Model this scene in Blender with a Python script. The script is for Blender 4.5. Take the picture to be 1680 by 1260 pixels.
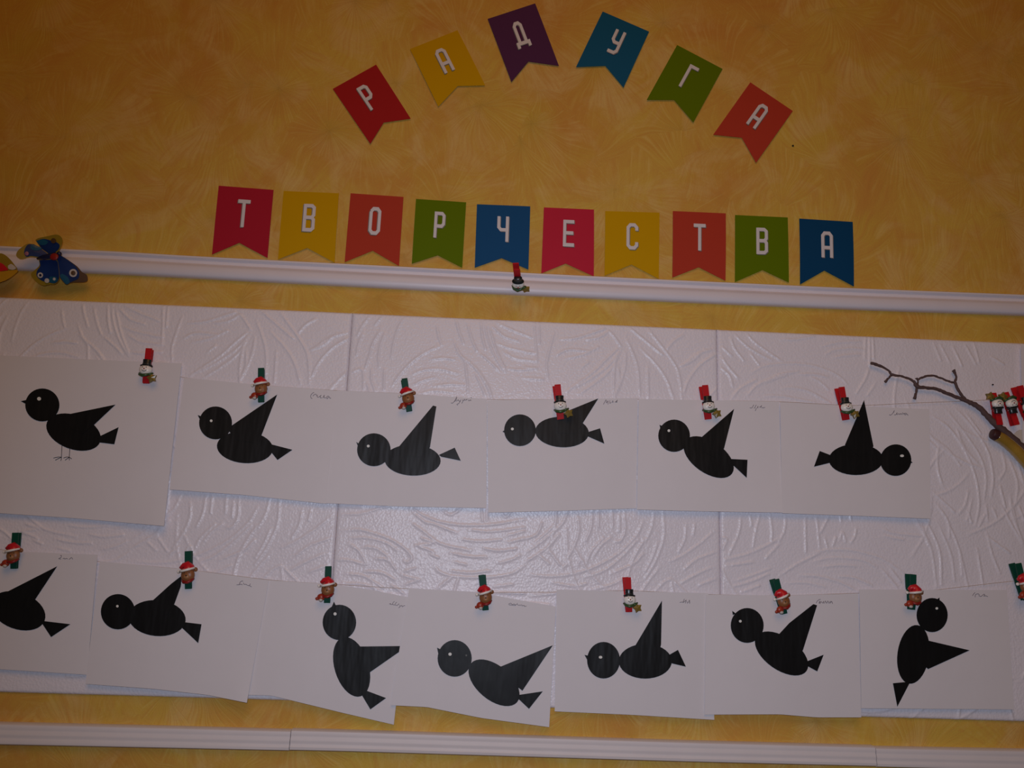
import bpy, bmesh, math, random
import numpy as np
from mathutils import Vector, Matrix

random.seed(7)
SC = bpy.context.scene
for o in list(bpy.data.objects):
    bpy.data.objects.remove(o)
COL = SC.collection

# ------------------------------------------------------------------ camera
ZC = 1.45                      # camera height
YAW, PIT, ROL = -0.0357, 0.1978, -0.0354
CX, CD, FPX = 0.1813, 1.0886, 1350.0

def rotm(a, b, c):
    return (Matrix.Rotation(a, 3, 'Z') @ Matrix.Rotation(b, 3, 'X') @ Matrix.Rotation(c, 3, 'Y'))
RM = rotm(YAW, PIT, ROL)
CAMP = Vector((CX, -CD, ZC))
cd = bpy.data.cameras.new('camera'); cam = bpy.data.objects.new('camera', cd); COL.objects.link(cam)
cam.matrix_world = Matrix.Translation(CAMP) @ (RM @ Matrix.Rotation(math.pi / 2, 3, 'X')).to_4x4()
cd.sensor_fit = 'HORIZONTAL'; cd.sensor_width = 36.0; cd.lens = 36.0 * FPX / 1680.0
cd.clip_start = 0.01
SC.camera = cam

# ------------------------------------------------------------------ world, lights, exposure
W = bpy.data.worlds.new('world'); SC.world = W; W.use_nodes = True
bg = W.node_tree.nodes['Background']
bg.inputs[0].default_value = (1.0, 0.72, 0.50, 1); bg.inputs[1].default_value = 0.022

def area(name, loc, target, size, power, color, shape='DISK'):
    l = bpy.data.lights.new(name, 'AREA'); l.shape = shape; l.size = size; l.energy = power; l.color = color
    o = bpy.data.objects.new(name, l); COL.objects.link(o); o.location = loc
    o.rotation_euler = (Vector(target) - Vector(loc)).to_track_quat('-Z', 'Y').to_euler()
    return o
# the phone's small flash beside its lens, and the room's warm ceiling lamp behind it
fl = bpy.data.lights.new('flash_light', 'SPOT'); fl.energy = 18.2; fl.color = (0.755, 0.825, 1.0)
fl.spot_size = math.radians(118); fl.spot_blend = 1.0; fl.shadow_soft_size = 0.02
flo = bpy.data.objects.new('flash_light', fl); COL.objects.link(flo); flo.location = (CX - 0.01, -CD - 0.03, ZC + 0.035)
flo.rotation_euler = (Vector((CX + 0.21, 0, ZC - 0.03)) - flo.location).to_track_quat('-Z', 'Y').to_euler()
area('ceiling_light', (0.2, -1.75, 2.72), (0.25, 0, 1.5), 1.3, 7.0, (1.0, 0.47, 0.10))

SC.view_settings.view_transform = 'Standard'
SC.view_settings.look = 'None'
SC.view_settings.exposure = 0.0
SC.view_settings.gamma = 1.0
SC.view_settings.use_curve_mapping = False

# ------------------------------------------------------------------ helpers
def at(px, py, Y=0.0):
    """world point at depth Y seen at a pixel of the 1680x1260 photograph"""
    d = RM @ Vector(((px - 840) / FPX, 1.0, -(py - 630) / FPX))
    t = (Y - CAMP.y) / d.y
    return CAMP + d * t

def lin(r, g, b):
    f = lambda c: (c / 255 / 12.92) if c / 255 <= 0.04045 else ((c / 255 + 0.055) / 1.055) ** 2.4
    return (f(r), f(g), f(b), 1)

def mat(name, color, rough=0.6, spec=0.4, bump=None, stretch=None, metal=0.0, vary=0.06, coat=0.0):
    m = bpy.data.materials.new(name); m.use_nodes = True
    nt = m.node_tree; N = nt.nodes; L = nt.links
    b = N['Principled BSDF']
    b.inputs['Roughness'].default_value = rough
    b.inputs['Specular IOR Level'].default_value = spec
    b.inputs['Metallic'].default_value = metal
    b.inputs['Coat Weight'].default_value = coat
    tc = N.new('ShaderNodeTexCoord')
    nz = N.new('ShaderNodeTexNoise'); nz.inputs['Scale'].default_value = 35; nz.inputs['Detail'].default_value = 4
    L.new(tc.outputs['Object'], nz.inputs['Vector'])
    mx = N.new('ShaderNodeMix'); mx.data_type = 'RGBA'
    mx.inputs[6].default_value = tuple(c * (1 - vary) for c in color[:3]) + (1,)
    mx.inputs[7].default_value = tuple(min(1, c * (1 + vary)) for c in color[:3]) + (1,)
    L.new(nz.outputs['Fac'], mx.inputs[0]); L.new(mx.outputs[2], b.inputs['Base Color'])
    if bump:
        sc, st = bump
        n2 = N.new('ShaderNodeTexNoise'); n2.inputs['Scale'].default_value = sc; n2.inputs['Detail'].default_value = 3
        if stretch:
            mp = N.new('ShaderNodeMapping'); mp.inputs['Scale'].default_value = stretch
            L.new(tc.outputs['Object'], mp.inputs['Vector']); L.new(mp.outputs[0], n2.inputs['Vector'])
        else: L.new(tc.outputs['Object'], n2.inputs['Vector'])
        bp = N.new('ShaderNodeBump'); bp.inputs['Strength'].default_value = min(st, 1); bp.inputs['Distance'].default_value = 0.004 if stretch else 0.001 * max(1, st)
        L.new(n2.outputs['Fac'], bp.inputs['Height']); L.new(bp.outputs['Normal'], b.inputs['Normal'])
    return m

def tag(o, label=None, cat=None, group=None, kind=None):
    if label: o['label'] = label
    if cat: o['category'] = cat
    if group: o['group'] = group
    if kind: o['kind'] = kind
    return o

def empty(name, loc, label=None, cat=None, group=None, kind=None):
    o = bpy.data.objects.new(name, None); COL.objects.link(o); o.location = loc
    o.empty_display_size = 0.01
    return tag(o, label, cat, group, kind)

def obj(name, verts, faces, m, parent=None, origin=None, smooth=False):
    """verts in world coordinates are stored relative to the parent's (or given) origin"""
    me = bpy.data.meshes.new(name)
    og = Vector(origin) if origin is not None else (parent.location.copy() if parent else Vector((0, 0, 0)))
    me.from_pydata([tuple(Vector(v) - og) for v in verts], [], faces)
    me.materials.append(m)
    if smooth:
        for p in me.polygons: p.use_smooth = True
    me.update()
    o = bpy.data.objects.new(name, me); COL.objects.link(o)
    if parent: o.parent = parent
    else: o.location = og
    return o

def solid(o, t, offset=0.0):
    md = o.modifiers.new('thickness', 'SOLIDIFY'); md.thickness = t; md.offset = offset
    return o

def shell(name, V, F, m, parent, t=0.0003):
    """thin sheet: smooth front and back, crisp rim with vertices of its own"""
    V = [Vector(v) for v in V]; n = len(V)
    cnt = {}
    for q in F:
        for i in range(len(q)):
            a, b = q[i], q[(i + 1) % len(q)]
            cnt[(a, b)] = cnt.get((a, b), 0) + 1
    rim = [(a, b) for (a, b) in cnt if (b, a) not in cnt]
    VV = V + [v + Vector((0, t, 0)) for v in V]
    FF = list(F) + [tuple(i + n for i in reversed(q)) for q in F]
    k = len(FF)
    for a, b in rim:
        i = len(VV)
        VV += [V[a], V[b], V[b] + Vector((0, t, 0)), V[a] + Vector((0, t, 0))]
        FF.append((i + 3, i + 2, i + 1, i))
    o = obj(name, VV, FF, m, parent)
    for j, p in enumerate(o.data.polygons): p.use_smooth = j < k
    return o

def tube(pts, radii, n=8, cap=True):
    V, F = [], []
    pts = [Vector(p) for p in pts]
    up = None
    for i, p in enumerate(pts):
        if i == 0: t = pts[1] - pts[0]
        elif i == len(pts) - 1: t = pts[-1] - pts[-2]
        else: t = pts[i + 1] - pts[i - 1]
        t.normalize()
        if up is None:
            up = Vector((0, 1, 0)) if abs(t.y) < 0.9 else Vector((1, 0, 0))
        s = t.cross(up).normalized(); u = s.cross(t).normalized(); up = u
        r = radii[i] if hasattr(radii, '__len__') else radii
        for k in range(n):
            a = 2 * math.pi * k / n
            V.append(p + (s * math.cos(a) + u * math.sin(a)) * r)
    for i in range(len(pts) - 1):
        for k in range(n):
            a, b = i * n + k, i * n + (k + 1) % n
            F.append((a, b, b + n, a + n))
    if cap:
        F.append(tuple(reversed(range(n)))); F.append(tuple(range(len(V) - n, len(V))))
    return V, F

def box(x0, x1, y0, y1, z0, z1, taper=0.0):
    V = [(x0, y0, z0), (x1, y0, z0), (x1, y1, z0), (x0, y1, z0),
         (x0 + taper, y0, z1), (x1 - taper, y0, z1), (x1 - taper, y1, z1), (x0 + taper, y1, z1)]
    F = [(3, 2, 1, 0), (4, 5, 6, 7), (0, 1, 5, 4), (1, 2, 6, 5), (2, 3, 7, 6), (3, 0, 4, 7)]
    return [Vector(v) for v in V], F

def ball(c, rx, ry, rz, nu=14, nv=9):
    V, F = [], []
    c = Vector(c)
    V.append(c + Vector((0, 0, rz)))
    for j in range(1, nv):
        ph = math.pi * j / nv
        for i in range(nu):
            th = 2 * math.pi * i / nu
            V.append(c + Vector((rx * math.sin(ph) * math.cos(th), ry * math.sin(ph) * math.sin(th), rz * math.cos(ph))))
    V.append(c + Vector((0, 0, -rz)))
    for i in range(nu):
        F.append((0, 1 + i, 1 + (i + 1) % nu))
        for j in range(nv - 2):
            a = 1 + j * nu + i; b = 1 + j * nu + (i + 1) % nu
            F.append((a, a + nu, b + nu, b))
        a = 1 + (nv - 2) * nu
        F.append((a + i, len(V) - 1, a + (i + 1) % nu))
    return V, F

def lathe(c, prof, n=16, tilt=0.0, sy=1.0):
    """prof: (radius, z) rows around the local Z axis"""
    V, F = [], []
    c = Vector(c); R = Matrix.Rotation(tilt, 3, 'Y')
    for r, z in prof:
        for k in range(n):
            a = 2 * math.pi * k / n
            V.append(c + R @ Vector((r * math.cos(a), r * sy * math.sin(a), z)))
    for i in range(len(prof) - 1):
        for k in range(n):
            a, b = i * n + k, i * n + (k + 1) % n
            F.append((a, b, b + n, a + n))
    F.append(tuple(reversed(range(n)))); F.append(tuple(range(len(V) - n, len(V))))
    return V, F

def join(*parts):
    V, F = [], []
    for v, f in parts:
        n = len(V); V += list(v); F += [tuple(i + n for i in q) for q in f]
    return V, F

def spline(pts, n=6):
    """Catmull-Rom through 2-D or 3-D points"""
    P = [np.array(p, float) for p in pts]
    if len(P) < 3: 
        return [tuple(P[0] + (P[1] - P[0]) * t) for t in np.linspace(0, 1, n + 1)]
    P = [2 * P[0] - P[1]] + P + [2 * P[-1] - P[-2]]
    out = []
    for i in range(1, len(P) - 2):
        for k in range(n):
            t = k / n
            out.append(tuple(0.5 * ((2 * P[i]) + (-P[i-1] + P[i+1]) * t + (2*P[i-1] - 5*P[i] + 4*P[i+1] - P[i+2]) * t*t
                             + (-P[i-1] + 3*P[i] - 3*P[i+1] + P[i+2]) * t**3)))
    out.append(tuple(P[-2]))
    return out

# ------------------------------------------------------------------ materials
def wallpaper():
    m = bpy.data.materials.new('ochre_brushed_wallpaper'); m.use_nodes = True
    nt = m.node_tree; N = nt.nodes; L = nt.links; b = N['Principled BSDF']
    b.inputs['Roughness'].default_value = 0.62; b.inputs['Specular IOR Level'].default_value = 0.25
    tc = N.new('ShaderNodeTexCoord')
    def math_(op, a, bb=None):
        n = N.new('ShaderNodeMath'); n.operation = op
        for i, x in enumerate((a, bb)):
            if x is None: continue
            if isinstance(x, (int, float)): n.inputs[i].default_value = x
            else: L.new(x, n.inputs[i])
        return n.outputs[0]
    def noise(vec, scale, detail=4, rough=0.55, dist=0.0):
        n = N.new('ShaderNodeTexNoise'); n.inputs['Scale'].default_value = scale; n.inputs['Detail'].default_value = detail
        n.inputs['Roughness'].default_value = rough; n.inputs['Distortion'].default_value = dist
        L.new(vec, n.inputs['Vector']); return n.outputs['Fac']
    def mixc(f, a, c, blend='MIX'):
        n = N.new('ShaderNodeMix'); n.data_type = 'RGBA'; n.blend_type = blend
        if isinstance(f, float): n.inputs[0].default_value = f
        else: L.new(f, n.inputs[0])
        for i, x in ((6, a), (7, c)):
            if isinstance(x, tuple): n.inputs[i].default_value = x
            else: L.new(x, n.inputs[i])
        return n.outputs[2]
    def ramp(f, lo, hi):
        n = N.new('ShaderNodeMapRange'); n.inputs[1].default_value = lo; n.inputs[2].default_value = hi
        L.new(f, n.inputs[0]); return n.outputs[0]
    P = tc.outputs['Object']
    heights = []
    for k, (sc, off) in enumerate(((7.5, 0.0), (9.5, 3.7))):
        mp = N.new('ShaderNodeMapping'); mp.inputs['Scale'].default_value = (sc, 0.0, sc); mp.inputs['Location'].default_value = (off, 0, off)
        L.new(P, mp.inputs['Vector'])
        wn = N.new('ShaderNodeTexNoise'); wn.inputs['Scale'].default_value = 0.9; L.new(mp.outputs[0], wn.inputs['Vector'])
        va = N.new('ShaderNodeVectorMath'); va.operation = 'MULTIPLY_ADD'; va.inputs[1].default_value = (0.5, 0.0, 0.5)
        L.new(wn.outputs['Color'], va.inputs[0]); L.new(mp.outputs[0], va.inputs[2])
        vo = N.new('ShaderNodeTexVoronoi'); vo.inputs['Scale'].default_value = 1.0; L.new(va.outputs[0], vo.inputs['Vector'])
        su = N.new('ShaderNodeVectorMath'); su.operation = 'SUBTRACT'
        L.new(va.outputs[0], su.inputs[0]); L.new(vo.outputs['Position'], su.inputs[1])
        # fan origin pushed to one side of its cell
        ad = N.new('ShaderNodeVectorMath'); ad.operation = 'ADD'; ad.inputs[1].default_value = (0.12, 0, 0.42 if k == 0 else -0.38)
        L.new(su.outputs[0], ad.inputs[0])
        sp = N.new('ShaderNodeSeparateXYZ'); L.new(ad.outputs[0], sp.inputs[0])
        ang = math_('ARCTAN2', sp.outputs['X'], sp.outputs['Z'])
        ln = N.new('ShaderNodeVectorMath'); ln.operation = 'LENGTH'; L.new(ad.outputs[0], ln.inputs[0])
        cx = N.new('ShaderNodeCombineXYZ')
        L.new(math_('MULTIPLY', ang, 19.0), cx.inputs[0]); L.new(math_('MULTIPLY', ln.outputs['Value'], 1.7), cx.inputs[1])
        L.new(math_('MULTIPLY', vo.outputs['Distance'], 0.4), cx.inputs[2])
        heights.append(noise(cx.outputs[0], 1.0, 3, 0.6))
    sel = ramp(noise(P, 6.0, 2), 0.42, 0.58)
    st = N.new('ShaderNodeMix'); st.data_type = 'FLOAT'; L.new(sel, st.inputs[0]); L.new(heights[0], st.inputs[2]); L.new(heights[1], st.inputs[3])
    streak = st.outputs[0]
    blot = noise(P, 5.5, 6, 0.62, 0.6)
    blot2 = noise(P, 12.0, 5, 0.6, 1.0)
    yel = (0.70, 0.455, 0.070, 1); ora = (0.64, 0.30, 0.055, 1); pale = (0.76, 0.50, 0.17, 1); olive = (0.62, 0.42, 0.04, 1)
    c = mixc(ramp(blot, 0.40, 0.66), yel, ora)
    c = mixc(math_('MULTIPLY', ramp(blot2, 0.48, 0.66), 0.75), c, pale)
    c = mixc(math_('MULTIPLY', ramp(noise(P, 9.0, 3), 0.55, 0.70), 0.45), c, olive)
    c = mixc(math_('MULTIPLY', ramp(streak, 0.50, 0.66), 0.48), c, ora)
    c = mixc(math_('MULTIPLY', ramp(streak, 0.47, 0.33), 0.40), c, (0.80, 0.58, 0.17, 1))
    fine = noise(P, 420.0, 2)
    c = mixc(math_('MULTIPLY', fine, 0.30), c, (0.42, 0.22, 0.05, 1))
    L.new(c, b.inputs['Base Color'])
    bp = N.new('ShaderNodeBump'); bp.inputs['Strength'].default_value = 0.5; bp.inputs['Distance'].default_value = 0.0014
    L.new(streak, bp.inputs['Height'])
    bp2 = N.new('ShaderNodeBump'); bp2.inputs['Strength'].default_value = 0.25; bp2.inputs['Distance'].default_value = 0.0006
    L.new(fine, bp2.inputs['Height']); L.new(bp.outputs[0], bp2.inputs['Normal'])
    L.new(bp2.outputs[0], b.inputs['Normal'])
    return m

def foam():
    m = bpy.data.materials.new('white_polystyrene'); m.use_nodes = True
    nt = m.node_tree; N = nt.nodes; L = nt.links; b = N['Principled BSDF']
    b.inputs['Base Color'].default_value = (0.84, 0.80, 0.86, 1)
    b.inputs['Roughness'].default_value = 0.36; b.inputs['Specular IOR Level'].default_value = 0.5
    tc = N.new('ShaderNodeTexCoord')
    v = N.new('ShaderNodeTexVoronoi'); v.inputs['Scale'].default_value = 330; L.new(tc.outputs['Object'], v.inputs['Vector'])
    n = N.new('ShaderNodeTexNoise'); n.inputs['Scale'].default_value = 240; n.inputs['Detail'].default_value = 3
    L.new(tc.outputs['Object'], n.inputs['Vector'])
    bp = N.new('ShaderNodeBump'); bp.inputs['Strength'].default_value = 0.36; bp.inputs['Distance'].default_value = 0.0009
    L.new(v.outputs['Distance'], bp.inputs['Height'])
    b2 = N.new('ShaderNodeBump'); b2.inputs['Strength'].default_value = 0.35; b2.inputs['Distance'].default_value = 0.001
    L.new(n.outputs['Fac'], b2.inputs['Height']); L.new(bp.outputs[0], b2.inputs['Normal']); L.new(b2.outputs[0], b.inputs['Normal'])
    return m

M_WALL = wallpaper(); M_FOAM = foam()
M_TRIM = mat('white_trim_plastic', (0.76, 0.71, 0.76, 1), 0.38, 0.4, vary=0.03)
M_TRIM2 = mat('white_foam_trim', (0.76, 0.70, 0.70, 1), 0.5, 0.3, vary=0.04)
M_PAPER = mat('white_paper', (0.76, 0.725, 0.75, 1), 0.62, 0.25, bump=(60, 0.15), vary=0.02)
M_BLACK = mat('black_craft_paper', (0.0085, 0.0085, 0.009, 1), 0.42, 0.21, bump=(16, 0.55), stretch=(2.0, 2.0, 0.45), vary=0.25)
M_EYE = mat('white_dot', (0.80, 0.80, 0.76, 1), 0.5)
M_GREYDOT = mat('grey_dot', (0.12, 0.12, 0.11, 1), 0.5)
M_INK = mat('pencil_ink', (0.25, 0.21, 0.23, 1), 0.6)
M_PEN = mat('black_pen', (0.03, 0.02, 0.02, 1), 0.6)
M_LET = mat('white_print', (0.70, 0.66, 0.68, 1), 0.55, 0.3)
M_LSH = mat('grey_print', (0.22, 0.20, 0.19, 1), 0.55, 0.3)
M_STRING = mat('beige_string', (0.60, 0.50, 0.43, 1), 0.6)
M_RED = mat('red_painted_wood', (0.52, 0.010, 0.015, 1), 0.55, 0.2)
M_GREEN = mat('green_painted_wood', (0.004, 0.062, 0.038, 1), 0.55, 0.2)
M_STEEL = mat('steel_spring', (0.45, 0.43, 0.42, 1), 0.3, metal=1.0)
M_WHITE = mat('snow_white_resin', (0.86, 0.82, 0.76, 1), 0.35, 0.5)
M_HAT = mat('black_resin', (0.015, 0.017, 0.018, 1), 0.3, 0.5)
M_BAND = mat('dark_grey_band', (0.035, 0.04, 0.037, 1), 0.3, 0.5)
M_SCARF = mat('dark_green_resin', (0.035, 0.085, 0.025, 1), 0.35, 0.5)
M_GOLD = mat('gold_resin', (0.22, 0.15, 0.03, 1), 0.3, 0.5, vary=0.5)
M_BROWN = mat('brown_resin', (0.26, 0.10, 0.035, 1), 0.4, 0.4, vary=0.15)
M_LBROWN = mat('light_brown_resin', (0.36, 0.17, 0.07, 1), 0.4, 0.4)
M_SANTA = mat('santa_red_resin', (0.58, 0.012, 0.022, 1), 0.35, 0.4)
M_DSCARF = mat('dark_red_resin', (0.26, 0.012, 0.010, 1), 0.4, 0.4, vary=0.3)
M_GIFT = mat('orange_red_resin', (0.34, 0.035, 0.015, 1), 0.35, 0.4, vary=0.3)
M_BARK = mat('grey_brown_bark', (0.105, 0.062, 0.058, 1), 0.7, 0.3, bump=(160, 0.9), vary=0.4)
M_AMBER = mat('glossy_amber_varnish', (0.34, 0.20, 0.03, 1), 0.16, 0.6, bump=(60, 0.35), vary=0.6, coat=0.8)
M_DKRED = mat('dark_brown_end', (0.050, 0.016, 0.018, 1), 0.5, 0.3)
M_BLUE = mat('blue_wing', (0.008, 0.028, 0.13, 1), 0.3, 0.5, vary=0.6)
M_CYAN = mat('turquoise_wing', (0.01, 0.085, 0.16, 1), 0.3, 0.5, vary=0.3)
M_YELW = mat('yellow_wing', (0.30, 0.20, 0.015, 1), 0.35, 0.5, vary=0.2)
M_BRNW = mat('brown_wing', (0.10, 0.05, 0.02, 1), 0.35, 0.5, vary=0.3)
M_NAVY = mat('dark_body', (0.01, 0.012, 0.05, 1), 0.35, 0.5)
M_PINKW = mat('pink_wing', (0.30, 0.10, 0.16, 1), 0.35, 0.5)
M_CLEAR = mat('milky_plastic', (0.55, 0.50, 0.46, 1), 0.25, 0.5)
M_CREAM = mat('cream_paper', (0.60, 0.54, 0.48, 1), 0.6)
M_NAIL = mat('dark_nail', (0.03, 0.02, 0.02, 1), 0.4)

# ------------------------------------------------------------------ wall
XA, XB = -2.2, 2.6
v, f = box(XA, XB, 0.0, 0.12, 0.0, 2.9)
wall = obj('wall_back', v, f, M_WALL); tag(wall, 'ochre wallpaper with brushed fan strokes', None, None, 'structure')

# ------------------------------------------------------------------ trims
def sweep(name, rail_top, rail_bot, prof, m, parent):
    """prof rows: (s from top 0 to bottom 1, depth out of the wall)"""
    V, F = [], []
    n = len(prof)
    for (t, b) in zip(rail_top, rail_bot):
        for s, d in prof:
            V.append(Vector((t[0] + (b[0] - t[0]) * s, -d, t[1] + (b[1] - t[1]) * s)))
    for i in range(len(rail_top) - 1):
        for k in range(n - 1):
            a = i * n + k
            F.append((a, a + 1, a + n + 1, a + n))
        F.append((i * n, (i + 1) * n, (i + 1) * n + n - 1, i * n + n - 1))
    F.append(tuple(range(n))); F.append(tuple(reversed(range(len(V) - n, len(V)))))
    o = obj(name, V, F, m, parent)
    for p in o.data.polygons: p.use_smooth = True
    try:
        o.data.set_sharp_from_angle(angle=math.radians(38))
    except Exception: pass
    return o

def rail(pxpts, Y, xs):
    P = [at(x, y, Y) for x, y in pxpts]
    X = [p.x for p in P]; Z = [p.z for p in P]
    s0 = (Z[1] - Z[0]) / (X[1] - X[0]); s1 = (Z[-1] - Z[-2]) / (X[-1] - X[-2])
    out = []
    for x in xs:
        if x < X[0]: z = Z[0] + (x - X[0]) * s0 * 0.3
        elif x > X[-1]: z = Z[-1] + (x - X[-1]) * s1 * 0.3
        else: z = float(np.interp(x, X, Z))
        out.append((x, z))
    return out
UT = [(0, 403), (200, 412.5), (330, 420.5), (660, 437), (920, 450), (1010, 454.5), (1400, 472.5), (1680, 483)]
UB = [(0, 441), (200, 449), (550, 467.5), (780, 479.5), (920, 486), (1380, 506), (1680, 516.5)]
PU = [(0.0, 0.0), (0.0, 0.0065), (0.03, 0.0080), (0.10, 0.0082), (0.14, 0.0070), (0.19, 0.0045), (0.32, 0.0040), (0.40, 0.0066),
      (0.46, 0.0090), (0.56, 0.0104), (0.74, 0.0108), (0.90, 0.0100), (0.97, 0.0080), (1.0, 0.0050), (1.0, 0.0)]
t1 = empty('trim_1', (0, 0, 0)); tag(t1, 'white ribbed moulding running above the foam tiles', kind='structure')
for xa, xb in ((XA, -0.72), (-0.7195, 1.28), (1.2805, XB)):
    xs = list(np.linspace(xa, xb, 26))
    sweep('moulding_length', rail(UT, -0.007, xs), rail(UB, -0.006, xs), PU, M_TRIM, t1)
LT = [(0, 1187), (280, 1193.5), (560, 1201), (1120, 1218.5), (1430, 1226.5), (1680, 1231)]
LB = [(0, 1223), (560, 1234.5), (1120, 1251.5), (1430, 1259), (1680, 1266)]
PL = [(0.0, 0.0), (0.0, 0.0095), (0.06, 0.0118), (0.18, 0.0128), (0.26, 0.0122), (0.34, 0.0122), (0.44, 0.0134), (0.54, 0.0136),
      (0.62, 0.0128), (0.70, 0.0130), (0.80, 0.0142), (0.92, 0.0136), (0.98, 0.0115), (1.0, 0.008), (1.0, 0.0)]
t2 = empty('trim_2', (0, 0, 0)); tag(t2, 'white fluted moulding running below the foam tiles', kind='structure')
xj1 = at(477, 1198, -0.012).x; xj2 = at(1437, 1226, -0.012).x
for xa, xb, dz in ((XA, xj1, 0.0), (xj1 + 0.0008, xj2 - 0.001, 0.0011), (xj2, XB, 0.0)):
    xs = list(np.linspace(xa, xb, 20))
    rt = [(x, z + dz) for x, z in rail(LT, -0.012, xs)]; rb = [(x, z + dz * 0.5) for x, z in rail(LB, -0.012, xs)]
    sweep('moulding_length', rt, rb, PL, M_TRIM2, t2)

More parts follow.
